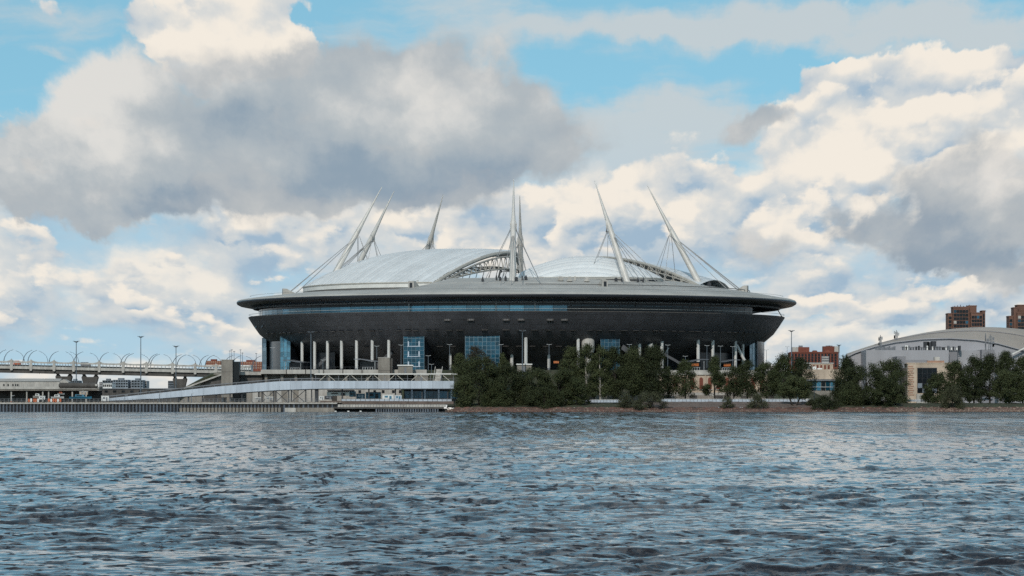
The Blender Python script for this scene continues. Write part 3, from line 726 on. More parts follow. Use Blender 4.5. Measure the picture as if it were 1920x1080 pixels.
# ---- sliding roof, right half: its open lattice edge shows behind the fixed shell
f0 = Vector((X(1309, 1762), 1762, Z0)); cr = Vector((X(1120, 1845), 1845, Z(483.5, 1845)))
shR = part('sliding_roof', MB().box(cr.x - 10, cr.x + 45, 1850, 1890, 58, 62), M['truss_dark'], st, label='half of the sliding roof at the right, its open lattice edge towards the river')
hR = cr.z - Z0
def archR(t):        # t = -1 near foot, 0 crown, 1 far foot
    d_ = Vector((cr.x - f0.x, cr.y - f0.y, 0)); return Vector((cr.x, cr.y, Z0)) + d_ * t + Vector((0, 0, hR * (1 - abs(t) ** 1.75)))
ts = np.linspace(-1, .9, 49); tp = [archR(t) for t in ts]
mb = MB(); mb.tube(tp, .75, 8); part('arch_fascia', mb, M['truss'], shR, 40)
lo = [Vector((q.x - 1.5, q.y - 1, Z0 + .52 * (q.z - Z0) - .2)) for q in tp]; mid = [Vector((q.x - .8, q.y - .5, Z0 + .78 * (q.z - Z0))) for q in tp]
for L_ in (lo, mid): mb = MB(); mb.tube(L_, .34, 6); part('lower_chord', mb, M['truss'], shR, 40)
for k in range(1, 47):
    part('web_bar', MB().tube([tp[k], mid[k]], .2, 5), M['truss'], shR); part('web_bar', MB().tube([mid[k], lo[k + (1 if k % 2 else -1)]], .2, 5), M['truss'], shR)
    part('web_bar', MB().tube([tp[k], mid[k + (1 if k % 2 else -1)]], .16, 5), M['truss'], shR)
    if k % 2: part('web_bar', MB().tube([lo[k], Vector((lo[k].x, lo[k].y, Z0 - .5))], .16, 5), M['truss_dark'], shR)
nrm = Vector((cr.y - f0.y, -(cr.x - f0.x), 0)).normalized()
for k in range(48):
    rows = []
    for dd in np.linspace(0, 1, 7):
        row = []
        for f_ in (0, .5, 1):
            t = ts[k] + (ts[k + 1] - ts[k]) * f_; q = archR(t * (1 - .35 * dd))
            row.append((q.x + nrm.x * 42 * dd, q.y + nrm.y * 42 * dd, Z0 + (q.z - Z0) * (1 - dd ** 2) - .05 + .15 * math.sin(math.pi * f_)))
        rows.append(row)
    part('roof_panel', MB().grid(rows), M['roof_white'], shR, 50)

# ---- masts and stay cables
def mast(az, r0=97.0, r1=69.0, ztop=114.2, cables=True, lab=None):
    a = R(az); b0 = ring(a, r0) + Vector((0, 0, 62.5)); b1 = ring(a, r1) + Vector((0, 0, ztop))
    def at(f_): return b0.lerp(b1, f_)
    mb = MB(); mb.tube([at(0), at(.10), at(.5), at(.58)], [1.62, 1.58, 1.36, 1.2], 14)
    m_ = part('mast', mb, M['mast'], st, 40, label=lab)
    part('spire', MB().tube([at(.56), at(.66), at(.8), at(.93), at(1.0)], [1.2, .86, .54, .28, .14], 12), M['mast'], m_, 40)
    rad = Vector((math.sin(a), -math.cos(a), 0)); tan = Vector((math.cos(a), math.sin(a), 0))
    kn = at(.56)
    for sgn in (-1, 1):
        f1 = kn + tan * (1.5 * sgn) + Vector((0, 0, -3.4)); part('cable_fork', MB().tube([at(.66), kn + tan * (1.15 * sgn), f1], [.4, .6, .45], 7), M['mast'], m_, 40)
    part('cable_fork', MB().tube([at(.64), kn + rad * 1.6 - Vector((0, 0, 2.4)), kn + rad * 2.6 - Vector((0, 0, 4.6))], [.4, .6, .45], 7), M['mast'], m_, 40)
    part('socket', MB().tube([b0 - Vector((0, 0, 1.2)), at(.012)], 2.0, 14), M['roof_white_trim'], m_, 40)
    for sgn in (-1, 1):
        an = ring(a + R(7.0 * sgn), 114.5) + Vector((0, 0, roof_z(a + R(7.0 * sgn), 114.5))); part('stay_cable', MB().tube([kn + tan * (1.4 * sgn) - Vector((0, 0, 2.6)), an], .15, 5), M['cable'], m_)
        an = ring(a + R(2.6 * sgn), 117.5) + Vector((0, 0, roof_z(a, 117.5))); part('stay_cable', MB().tube([kn + rad * 2.2 - Vector((0, 0, 4)), an], .15, 5), M['cable'], m_)
        an = ring(a + R(9 * sgn), 82) + Vector((0, 0, 64.0)); part('stay_cable', MB().tube([kn + tan * (1.2 * sgn) - Vector((0, 0, 3)), an], .13, 5), M['cable'], m_)
        an = ring(a + R(4.5 * sgn), 72) + Vector((0, 0, 64.0)); part('stay_cable', MB().tube([kn - rad * .8 - Vector((0, 0, 2.5)), an], .12, 5), M['cable'], m_)
    an = ring(a, 118) + Vector((0, 0, roof_z(a, 118))); part('stay_cable', MB().tube([kn + rad * 2.5 - Vector((0, 0, 4.4)), an], .15, 5), M['cable'], m_)
MASTS = [(-1.2, 'nearest mast, upright in the middle of the roof'), (34.0, 'mast leaning left above the small white dome'), (73.5, 'rightmost mast, leaning left'), (178.5, 'far mast, just right of the middle one'),
         (-146, 'short-looking far mast behind the big white dome'), (-113, 'second mast from the left'), (-84, 'leftmost mast, leaning right')]
for az, lab in MASTS: mast(az, lab=lab)
# wedge anchor blocks and plant on the roof
for az in (-79, -25, 20.6, 75):
    a = R(az); q = ring(a, 118.5); rad = Vector((math.sin(a), -math.cos(a), 0)); tan = Vector((math.cos(a), math.sin(a), 0))
    zb = roof_z(a, 118.5) - .5; pr = [(-4.2, zb + 1.0), (2.0, zb - .6), (2.0, zb + 3.4), (.2, zb + 3.4)]
    vs = [Vector((q.x, q.y, 0)) + rad * x + tan * t_ + Vector((0, 0, z_)) for t_ in (-1.5, 1.5) for x, z_ in pr]
    o = part('anchor_block', MB().add(vs, [(0, 1, 2, 3), (7, 6, 5, 4), (0, 4, 5, 1), (1, 5, 6, 2), (2, 6, 7, 3), (3, 7, 4, 0)]), M['concrete_light'], st)
    vs = [Vector((q.x, q.y, 0)) + rad * 2.03 + tan * t_ + Vector((0, 0, zb + z_)) for t_, z_ in ((-.75, .1), (.75, .1), (.75, 2.6), (-.75, 2.6))]
    part('recess_shade', MB().add(vs, [(0, 1, 2, 3)]), M['soffit'], o)  # flat dark patch on the outer face, shade put into its colour
for px, py, r_ in [(931, 530, 98), (938, 531, 99), (948, 531, 100), (968, 532, 102), (979, 530, 98), (986, 529, 97), (1051, 531, 100), (1068, 533, 103), (1078, 530, 98), (1100, 533, 103), (1155, 531, 99), (1166, 532, 100), (1196, 531, 100), (1206, 532, 101), (1330, 541, 108), (905, 534, 104)]:
    a = az_at(px, r_); q = ring(a, r_); zz = 63.3 - (r_ - 100) * .11; w = random.uniform(.4, .9)
    if px in (1051, 1068, 1100): w = 1.3
    mb = MB(); mb.box(q.x - w, q.x + w, q.y - w, q.y + w, zz - .2, zz + random.uniform(.6, 1.5)); mb.box(q.x - w * .5, q.x + w * .6, q.y - w * .6, q.y + w * .5, zz + .5, zz + random.uniform(1.6, 2.2)); part('roof_unit', mb, M['steel_dark'] if px < 1040 or px > 1110 else M['concrete_light'], st)
q0, q1 = P(978, 540.5, 1690), P(1128, 538, 1690)
pts = []
for px in np.linspace(985, 1440, 40):
    a = az_at(px, 119.5); q = ring(a, 119.5); pts.append((q.x, q.y, 60.75))
part('snow_guard', MB().tube(pts, .2, 5), M['truss_dark'], st)
# ------------------------------------------------------------------ plaza mound and terrace
mb = MB(); mb.lathe([(0.1, PLZ - .02), (150, PLZ - .02), (156, PLZ - .3), (186, 3.0)], 0, 2 * math.pi, 128, SC)
struct('terrace_hill', mb, M['grass'], 40)
tr_ = thing('plaza_terrace', 'long concrete terrace wall below the white stadium pillars, left of the trees', 'terrace', (X(640, 1640), 1640, 3.2))
part('retaining_wall', MB().box(X(428, 1646), X(772, 1646), 1646, 1700, 3.2, 17.6), M['concrete'], tr_)
part('slab', MB().box(X(489, 1639), X(800, 1639), 1639, 1720, Z(701, 1639), PLZ), M['concrete_light'], tr_)
part('slab', MB().box(X(432, 1639), X(489, 1639), 1641, 1720, Z(703, 1639), Z(697, 1639)), M['concrete_light'], tr_)
for px in (500, 530, 556, 586, 618, 650, 690):
    part('buttress', MB().prism([(X(px - 2, 1642), 8), (X(px + 3, 1642), 8), (X(px + 1, 1642), Z(701, 1642)), (X(px - 4, 1642), Z(701, 1642))], 1641.5, 1646), M['concrete'], tr_)
for px in (536, 572, 606, 642, 678, 710): part('joint_pilaster', MB().box(X(px, 1638.9), X(px + 1.4, 1638.9), 1638.6, 1639, Z(701, 1639) - .02, PLZ + .12), M['concrete_dark'], tr_)
for k in range(40):
    px = 440 + k * 9.0; part('baluster', MB().box(X(px, 1640), X(px, 1640) + .1, 1640, 1640.1, Z(697, 1640) if px < 489 else PLZ, PLZ + 1.2), M['steel_dark'], tr_)
part('handrail', MB().box(X(440, 1640), X(800, 1640), 1639.95, 1640.08, PLZ + 1.18, PLZ + 1.3), M['steel_dark'], tr_)
part('abutment', MB().box(X(438, 1644), X(492, 1644), 1643, 1690, 3.2, Z(703.2, 1644)), M['concrete_dark'], tr_)
def tower(px0, px1, py0, py1, Y, label, mname='concrete', depth=9, cap=True):
    o = thing('concrete_tower', label, 'tower', (X((px0 + px1) / 2, Y), Y, Z(py1, Y)))
    part('shaft', MB().box(X(px0, Y), X(px1, Y), Y, Y + depth, Z(py1, Y), Z(py0 + 1, Y)), M[mname], o)
    part('coping', MB().box(X(px0, Y) - .15, X(px1, Y) + .15, Y - .15, Y + depth + .15, Z(py0 + 1, Y), Z(py0, Y)), M['concrete_light'], o)
    for f_ in (.33, .66): part('joint', MB().box(X(px0, Y) - .01, X(px1, Y) + .01, Y - .02, Y + .02, Z(py0 + (py1 - py0) * f_, Y), Z(py0 + (py1 - py0) * f_, Y) + .12), M['concrete_dark'], o)
    return o
t1 = tower(709, 731, 670, 745, 1634, 'square tan concrete tower standing in front of the white pillars')
part('door', MB().box(X(731.3, 1636), X(736, 1636), 1635, 1642, Z(700, 1636), Z(672, 1636)), M['concrete_dark'], t1)  # dark slab against the right side, painting the tower's shaded face
t2 = tower(415, 436, 674, 745, 1625, 'broad concrete stair tower at the end of the road bridge')
part('landing', MB().box(X(436.3, 1626), X(448, 1626), 1627, 1636, Z(745, 1626), Z(678, 1626)), M['glass_dark'], t2)
def kiosk(px0, px1, py0, py1, Y, label, roofm='white_paint'):
    o = thing('kiosk', label, 'kiosk', (X((px0 + px1) / 2, Y), Y, Z(py1, Y)))
    part('wall', MB().box(X(px0 + 1.5, Y), X(px1 - 1.5, Y), Y, Y + 6, Z(py1, Y), Z(py0 + 2, Y)), M['concrete'], o)
    part('roof', MB().box(X(px0, Y), X(px1, Y), Y - .5, Y + 6.5, Z(py0 + 2, Y), Z(py0, Y)), M[roofm], o)
    part('door', MB().box(X((px0 + px1) / 2 - 2, Y), X((px0 + px1) / 2 + 2, Y), Y - .06, Y, Z(py1, Y), Z(py0 + 5, Y)), M['steel'], o)
kiosk(745, 775, 684, 700, 1630, 'low concrete kiosk with a white roof right of the tan tower')
kiosk(968, 998, 682, 697, 1632, 'low concrete kiosk with white roof below the tallest central pillar')
kiosk(776, 804, 702, 714, 1618, 'pale concrete pavilion on the grass slope behind the footbridge truss', 'concrete_light')
# steps up the grass slope
o = thing('hill_stairs', 'pale concrete stairs climbing the grass slope beside the footbridge', 'stairs', P(815, 714, 1618))
for k in range(14):
    f_ = k / 13; Y_ = 1617 + 24 * f_; z_ = 4.5 + 14.9 * f_
    xa = X(808 + 10 * f_, Y_); part('step', MB().box(xa, xa + 2.6, Y_, Y_ + 1.9, z_ - .8, z_ + .25), M['concrete_light'], o)
for sx in (-.4, 2.9):
    a, b = P(808, 714, 1617), P(818, 690, 1641); part('rail', MB().beam((a.x + sx, 1617, 5.6), (X(818, 1641) + sx, 1641, PLZ + 1.4), .25), M['concrete_light'], o)
# ------------------------------------------------------------------ covered footbridge and ramp
fb = thing('footbridge', 'long pale grey covered footbridge with a ramp, in front of the stadium terrace', 'footbridge', P(560, 752, 1575))
YB = 1575.0
segs = [(198, 747.5, 752), (300, 736.5, 747), (400, 725.5, 739.5), (520, 715.0, 731.5), (562, 714, 730), (590, 714, 729)] + [(px, 714.2, 728.6) for px in range(614, 851, 23)]
segs.append((851, 714.2, 728.6))
def seg_at(px):
    for (a, t0_, b0_), (b, t1_, b1_) in zip(segs, segs[1:]):
        if a <= px <= b: f_ = (px - a) / (b - a); return t0_ + (t1_ - t0_) * f_, b0_ + (b1_ - b0_) * f_
    return segs[-1][1:]
pxs = [198 + k * 20.4 for k in range(16)] + [524 + k * 20.45 for k in range(17)]
for a, b in zip(pxs, pxs[1:]):
    (ta, ba), (tb, bb) = seg_at(a), seg_at(b); j = random.uniform(-.05, .05)
    part('parapet_panel', MB().prism([(X(a, YB) + .04, Z(ba, YB)), (X(b, YB) - .04, Z(bb, YB)), (X(b, YB) - .04, Z(tb, YB)), (X(a, YB) + .04, Z(ta, YB))], YB + j, YB + .3), M['panel'], fb)
    part('back_panel', MB().prism([(X(a, YB), Z(ba, YB)), (X(b, YB), Z(bb, YB)), (X(b, YB), Z(tb, YB)), (X(a, YB), Z(ta, YB))], YB + 5.4, YB + 5.6), M['panel'], fb)
    part('deck', MB().prism([(X(a, YB), Z(ba, YB) - .35), (X(b, YB), Z(bb, YB) - .35), (X(b, YB), Z(bb, YB) + .3), (X(a, YB), Z(ba, YB) + .3)], YB + .35, YB + 5.3), M['steel_dark'], fb)
    if a < 600:
        pa, pb = Vector((X(a, YB), YB + .5, Z(ta, YB) + 1.0)), Vector((X(b, YB), YB + .5, Z(tb, YB) + 1.0))
        part('handrail', MB().beam(pa, pb, .12, .35), M['steel'], fb); part('handrail', MB().beam(pa - Vector((0, 0, .55)), pb - Vector((0, 0, .55)), .1, .3), M['steel_dark'], fb)
        part('rail_post', MB().beam(pa, pa - Vector((0, 0, 1.2)), .18), M['steel'], fb)
part('roof', MB().prism([(X(588, YB), Z(702.6, YB)), (X(592, YB), Z(700.2, YB)), (X(857, YB), Z(700.0, YB)), (X(860, YB), Z(702.2, YB))], YB - .4, YB + 6.0), M['roof_white_trim'], fb)
for k in range(7):
    px = 592 + k * 43.0
    for yy in (YB + .4, YB + 5.2):
        part('truss_post', MB().beam((X(px, yy), yy, Z(714, YB)), (X(px, yy), yy, Z(702.5, YB)), .2), M['steel'], fb)
    if k < 6:
        mid_ = px + 21; b_ = X(mid_, YB)
        part('truss_brace', MB().beam((X(px + 7, YB), YB + .3, Z(714, YB)), (b_ - .3, YB + .3, Z(702.5, YB)), .26), M['truss'], fb)
        part('truss_brace', MB().beam((b_ + .3, YB + .3, Z(702.5, YB)), (X(px + 36, YB), YB + .3, Z(714, YB)), .26), M['truss'], fb)
        part('truss_post', MB().beam((b_, YB + .5, Z(714, YB)), (b_, YB + .5, Z(702.5, YB)), .16), M['steel'], fb)
part('rail', MB().box(X(590, YB), X(852, YB), YB + .25, YB + .4, Z(710.6, YB), Z(710, YB)), M['steel'], fb)
for px in (352, 378, 404, 430, 452, 484, 490, 512, 516, 540, 545, 572, 583, 590):
    t_, b_ = seg_at(px); w = 1.6 if px == 590 else .5
    part('trestle_column', MB().box(X(px, YB), X(px, YB) + w, YB + 1, YB + 1 + w, 3.2, Z(b_, YB) - .2), M['steel_dark'], fb)
for a, b in ((490, 512), (545, 572), (516, 540)):
    za, zb = Z(seg_at(a)[1] + 1, YB), 4.0
    for (p1_, p2_) in (((a, za), (b, zb)), ((a, zb), (b, za))):
        part('trestle_brace', MB().beam((X(p1_[0], YB), YB + .9, p1_[1]), (X(p2_[0], YB), YB + .9, p2_[1]), .28), M['steel_dark'], fb)
for px in (640, 690, 740, 790, 838): part('trestle_column', MB().box(X(px, YB), X(px, YB) + .6, YB + 2, YB + 2.6, 3.2, Z(729, YB)), M['steel_dark'], fb)
# ------------------------------------------------------------------ pavilions and stores below the footbridge
pv = thing('glazed_pavilion', 'low pavilion with a strip of blue glass under the right end of the footbridge', 'building', P(800, 748, 1592))
Yp = 1592.0
part('wall', MB().box(X(757, Yp), X(862, Yp), Yp + .4, Yp + 12, 3.2, Z(728, Yp)), M['concrete_dark'], pv)
part('roof', MB().box(X(755, Yp), X(863, Yp), Yp - .6, Yp + 12.5, Z(730.5, Yp), Z(728.5, Yp)), M['steel'], pv)
for k in range(11):
    px = 759 + k * 9; part('pane', MB().box(X(px, Yp), X(px + 8.5, Yp), Yp + .1, Yp + .3, Z(747, Yp), Z(733.5, Yp)), M['glass_blue'], pv)
for px in (771, 795, 821, 845): part('column', MB().box(X(px, Yp), X(px + 3, Yp), Yp - .6, Yp, Z(748, Yp), Z(730.6, Yp)), M['panel'], pv)
st2 = thing('store_building', 'beige store with small dark windows under the middle of the footbridge', 'building', P(680, 748, 1600))
Ys = 1600.0
part('wall', MB().box(X(560, Ys), X(752, Ys), Ys, Ys + 12, 3.2, Z(727, Ys)), M['concrete_light'], st2)
for px in (700, 716, 735, 748, 660, 672): part('window', MB().box(X(px, Ys), X(px + 5, Ys), Ys - .1, Ys + .1, Z(737, Ys), Z(731.5, Ys)), M['glass_dark'], st2)
part('awning', MB().box(X(614, Ys), X(664, Ys), Ys - 3, Ys, Z(733, Ys), Z(731, Ys)), M['steel_dark'], st2)
part('door', MB().box(X(622, Ys), X(632, Ys), Ys - .12, Ys, 3.2, Z(735, Ys)), M['concrete_dark'], st2)
low = thing('storage_wall', 'weathered concrete block wall behind the dark trestle legs of the ramp', 'wall', P(530, 748, 1606))
for k in range(9):
    part('block', MB().box(X(462 + k * 11, 1606) + .05, X(473 + k * 11, 1606) - .05, 1606 + random.uniform(0, .2), 1607, 3.2, Z(728 + (k % 3) * 2.5, 1606)), M['concrete_light' if k % 2 else 'concrete'], low)
# small cabins and stacks on the quay: each its own thing
def cabin(px0, px1, py0, py1, Y, wall, stripe, label, roof='white_paint'):
    o = thing('site_cabin', label, 'cabin', (X((px0 + px1) / 2, Y), Y, Z(py1, Y)), 'cabins and crates on the quay under the footbridge')
    part('body', MB().box(X(px0, Y), X(px1, Y), Y, Y + 2.4, Z(py1, Y), Z(py0 + .8, Y)), M[wall], o)
    part('roof', MB().box(X(px0, Y) - .1, X(px1, Y) + .1, Y - .1, Y + 2.5, Z(py0 + .8, Y), Z(py0, Y)), M[roof], o)
    h = py1 - py0; w = px1 - px0
    part('window', MB().box(X(px0 + w * .2, Y), X(px0 + w * .5, Y), Y - .05, Y, Z(py0 + h * .6, Y), Z(py0 + h * .25, Y)), M[stripe], o)
    part('door', MB().box(X(px0 + w * .62, Y), X(px0 + w * .82, Y), Y - .06, Y, Z(py1, Y), Z(py0 + h * .25, Y)), M[stripe], o)
    return o
cabin(717, 738, 740, 749, 1562, 'white_paint', 'blue_hull', 'white cabin with blue door and window, left of a pair')
cabin(740, 753, 741, 749, 1562, 'panel', 'blue_hull', 'small pale blue cabin beside the white cabin on the quay')
cabin(598, 607, 743, 749.5, 1562, 'white_paint', 'steel', 'small white cabin alone left of the dark crate')
cabin(609, 623, 742, 749, 1563, 'steel_dark', 'steel', 'dark grey cabin between white cabin and long white container', 'steel')
cabin(613, 655, 735, 742, 1580, 'white_paint', 'glass_dark', 'long white container raised under the footbridge')
cabin(655, 667, 734, 744, 1582, 'blue_hull', 'glass_dark', 'blue cabin at the end of the long white container', 'blue_hull')
cabin(686, 714, 735, 748, 1585, 'blue_hull', 'steel_dark', 'dark blue open shed below the small store windows', 'steel')
cabin(668, 684, 738, 748, 1586, 'blue_hull', 'panel', 'narrow blue shed left of the dark blue open shed', 'steel')
cabin(497, 512, 744, 750, 1562, 'concrete_light', 'steel', 'pale crate-like cabin left of the crossed trestle legs')
cabin(478, 489, 745, 751, 1562, 'concrete_light', 'steel', 'low pale crate below the lower end of the ramp')

# ------------------------------------------------------------------ quay walls
YQ = 1520.0
q_ = thing('quay_wall', 'blue-grey sheet pile quay wall along the water at the left', 'quay', (X(300, YQ), YQ, 0))
part('backing', MB().box(X(-130, YQ), X(632, YQ), YQ + .62, YQ + 3, -1.5, Z(757.4, YQ)), M['pile_gap'], q_)
part('cap_beam', MB().box(X(-130, YQ), X(632, YQ), YQ - .35, YQ + 4, Z(757.4, YQ), Z(755.0, YQ)), M['concrete_light'], q_)
pile_m = MB().prism([(-.5, -1.5), (.5, -1.5), (.5, 3.2), (-.5, 3.2)], 0, 0).mesh('pile', M['pile'])
mbp = MB(); zt = Z(757.6, YQ)
for z_ in (0,):
    pr = [(-.52, .6), (-.30, 0), (.30, 0), (.52, .6)]
    mbp.add([(x, y, -1.5) for x, y in pr] + [(x, y, zt) for x, y in pr], [(0, 1, 5, 4), (1, 2, 6, 5), (2, 3, 7, 6)])
pile_m = mbp.mesh('pile', M['pile'])
k = 0; px = -128.0
while px < 337:
    o = inst('pile', pile_m, q_, (X(px, YQ), YQ, 0), (0, 0, random.uniform(-.06, .06)), (random.uniform(.9, 1.05), 1, 1)); px += 6.4
slab_m = MB().box(-.62, .62, 0, .4, -1.0, 1.75).mesh('fender_slab', M['concrete'])
while px < 528:
    inst('fender_slab', slab_m, q_, (X(px, YQ), YQ - .1, random.uniform(-.05, .05)), (0, 0, 0), (random.uniform(.85, 1), 1, 1))
    inst('pile', pile_m, q_, (X(px, YQ), YQ + .2, 0), (0, 0, 0), (.8, 1, 1)); px += 6.6
part('concrete_panel', MB().box(X(534, YQ), X(555, YQ), YQ - .3, YQ + .3, -1, 1.7), M['concrete_light'], q_)
part('concrete_panel', MB().box(X(555.5, YQ), X(628, YQ), YQ - .2, YQ + .3, -1, 1.75), M['concrete'], q_)
for k in range(11): inst('pile', pile_m, q_, (X(533 + k * 9, YQ), YQ + .2, 0), (0, 0, 0), (1.1, 1, 1))
# rubble strip and planting on top of the quay
r3 = np.random.default_rng(9); mb = MB()
for k in range(900):
    px = r3.uniform(-100, 640); x_ = X(px, YQ + 2); sz = r3.uniform(.12, .4)
    mb.box(x_ - sz, x_ + sz, YQ - .2 + r3.uniform(0, 4), YQ + 1 + r3.uniform(3, 4), Z(755, YQ) - .1, Z(755, YQ) + sz * r3.uniform(.4, 1.2))
o = struct('quay_gravel', mb, M['stone']); o['kind'] = 'stuff'
j_ = thing('low_jetty', 'low dark jetty with rail, between the quay wall and the red shore', 'jetty', (X(740, YQ), YQ, 0))
part('deck', MB().box(X(626, YQ), X(832, YQ), YQ - 3, YQ + 5, Z(766, YQ), Z(763.2, YQ)), M['concrete_dark'], j_)
part('back_wall', MB().box(X(626, YQ), X(838, YQ), YQ + 2, YQ + 5.2, -1, Z(766, YQ) - .02), M['pile_gap'], j_)
for k in range(26): inst('pile', MB().box(-.3, .3, -.1, .3, -1, 1.15).mesh('pile', M['pile']) if k == 0 else _pm, j_, (X(706 + k * 4.6, YQ), YQ - 1, 0)) if False else None
_pm = MB().box(-.32, .32, -.1, .3, -1, Z(766.2, YQ)).mesh('pile', M['pile'])
for k in range(26): inst('pile', _pm, j_, (X(706 + k * 4.6, YQ), YQ - 2.6, 0))
for px in (628, 652, 675): part('float', MB().box(X(px, YQ), X(px + 3.5, YQ), YQ - 3.2, YQ - 1.5, -.2, .42), M['white_paint'], j_)
_bm = MB().box(-.05, .05, -.05, .05, 0, 1.3).mesh('baluster', M['steel'])
for k in range(44): inst('baluster', _bm, j_, (X(588 + k * 5.6, YQ), YQ + 1, Z(763.2, YQ)))
part('rail_panel', MB().box(X(586, YQ), X(836, YQ), YQ + 1.2, YQ + 1.3, Z(763.2, YQ), Z(758.4, YQ)), M['concrete_light'], j_)
part('earth_bank', MB().prism([(X(590, YQ), Z(757.8, YQ)), (X(850, YQ), Z(757.8, YQ)), (X(850, YQ), Z(752.4, YQ)), (X(600, YQ), Z(751.6, YQ))], YQ + 5, YQ + 9), M['paved_slope'], j_)
# ------------------------------------------------------------------ fences
def fence(name, label, pa, pb, ya, yb, Y, step, pm_, rm_, rails=(.1, .9), panel=None, loc_y=None):
    o = thing(name, label, 'fence', P((pa + pb) / 2, yb, Y)); z0_, z1_ = Z(yb, Y), Z(ya, Y)
    n = int((pb - pa) / step); me = MB().box(-.07, .07, -.07, .07, 0, z1_ - z0_).mesh('post', M[pm_])
    for k in range(n + 1): inst('post', me, o, (X(pa + k * step, Y), Y, z0_ - .1), (0, 0, 0), (1, 1, random.uniform(.97, 1.08)))
    for f_ in rails: part('rail', MB().box(X(pa, Y), X(pb, Y), Y - .04, Y + .04, z0_ + (z1_ - z0_) * f_ - .05, z0_ + (z1_ - z0_) * f_ + .05), M[rm_], o)
    if panel:
        pme = MB().box(-.46 * step * s(Y), .46 * step * s(Y), .08, .14, z0_ + .02 - z0_, (z1_ - z0_) * .82).mesh('panel', M[panel])
        for k in range(n): inst('panel', pme, o, (X(pa + (k + .5) * step, Y), Y, z0_))
    return o
fence('quay_fence', 'thin grey mesh fence along the top of the sheet pile quay', -40, 600, 747.5, 755.4, 1526, 8.0, 'steel', 'steel', (.25, .6, .95))
fence('quay_fence', 'white-panelled fence in front of the glazed pavilion and cabins', 640, 848, 747.5, 753.5, 1545, 9.0, 'steel_dark', 'steel', (.98,), 'panel')
fence('river_fence', 'white railing with panels along the promenade behind the grass bank, left of the round bushes', 1060, 1168, 749.0, 754.6, 1560, 6.0, 'steel', 'white_paint', (.95,), 'panel')
fence('river_fence', 'pale blue-white promenade railing between the large bush and the forked tree', 1238, 1520, 747.8, 753.4, 1556, 7.0, 'steel', 'white_paint', (.95,), 'panel')
fence('river_fence', 'low white railing at the foot of the beige building on the right', 1700, 1745, 748.5, 753.0, 1560, 7.0, 'steel', 'white_paint', (.95,), 'panel')
pw_ = thing('park_wall', 'grey concrete wall behind the promenade railing under the row of trees', 'wall', P(1280, 752, 1600))
for k in range(22):
    a = 1100 + k * 16.0; part('wall_panel', MB().box(X(a, 1600) + .06, X(a + 15.6, 1600), 1600, 1600.4, 3.4, Z(741, 1600) - (k % 4 == 2) * .2), M['concrete' if k % 3 else 'concrete_dark'], pw_)
# ------------------------------------------------------------------ striped barriers on the quay
def barrier(px, py0, py1, w, c, label, Y=1523.0):
    o = thing('traffic_barrier', label, 'barrier', P(px, py1, Y), 'orange and white barriers on the quay')
    x0_, x1_ = X(px, Y), X(px + w, Y); z0_, z1_ = Z(py1, Y), Z(py0, Y); h = z1_ - z0_; xm = (x0_ + x1_) / 2; hw = (x1_ - x0_) / 2 - .04
    for i in range(2):
        zz = z0_ + i * h / 2
        part('block', MB().prism([(xm - hw, zz), (xm + hw, zz), (xm + hw, zz + h * .16), (xm + hw * .72, zz + h * .28), (xm + hw * .72, zz + h * .48), (xm - hw * .72, zz + h * .48), (xm - hw * .72, zz + h * .28), (xm - hw, zz + h * .16)], Y, Y + .8), M['orange' if c % 2 == 0 else 'white_paint'], o)
for g_, (p0_, n_) in enumerate(((52, 5), (89.5, 6))):
    for k in range(n_):
        barrier(p0_ + k * 4.3 + (1 if k == 2 and g_ == 0 else 0), 746.8 + random.uniform(0, .8), 757.0 - 1.6, 4.2, k + (1 if k > 2 else 0), '%s stacked plastic barrier from the left in the %s cluster on the quay' % (ORD[k], ('left-hand', 'right-hand')[g_]))
single('mooring_post', MB().tube([P(21, 756, 1522), P(21, 752.4, 1522)], .28, 8), M['orange'], 'short orange mooring post at the left of the quay', 'post', P(21, 756, 1522))
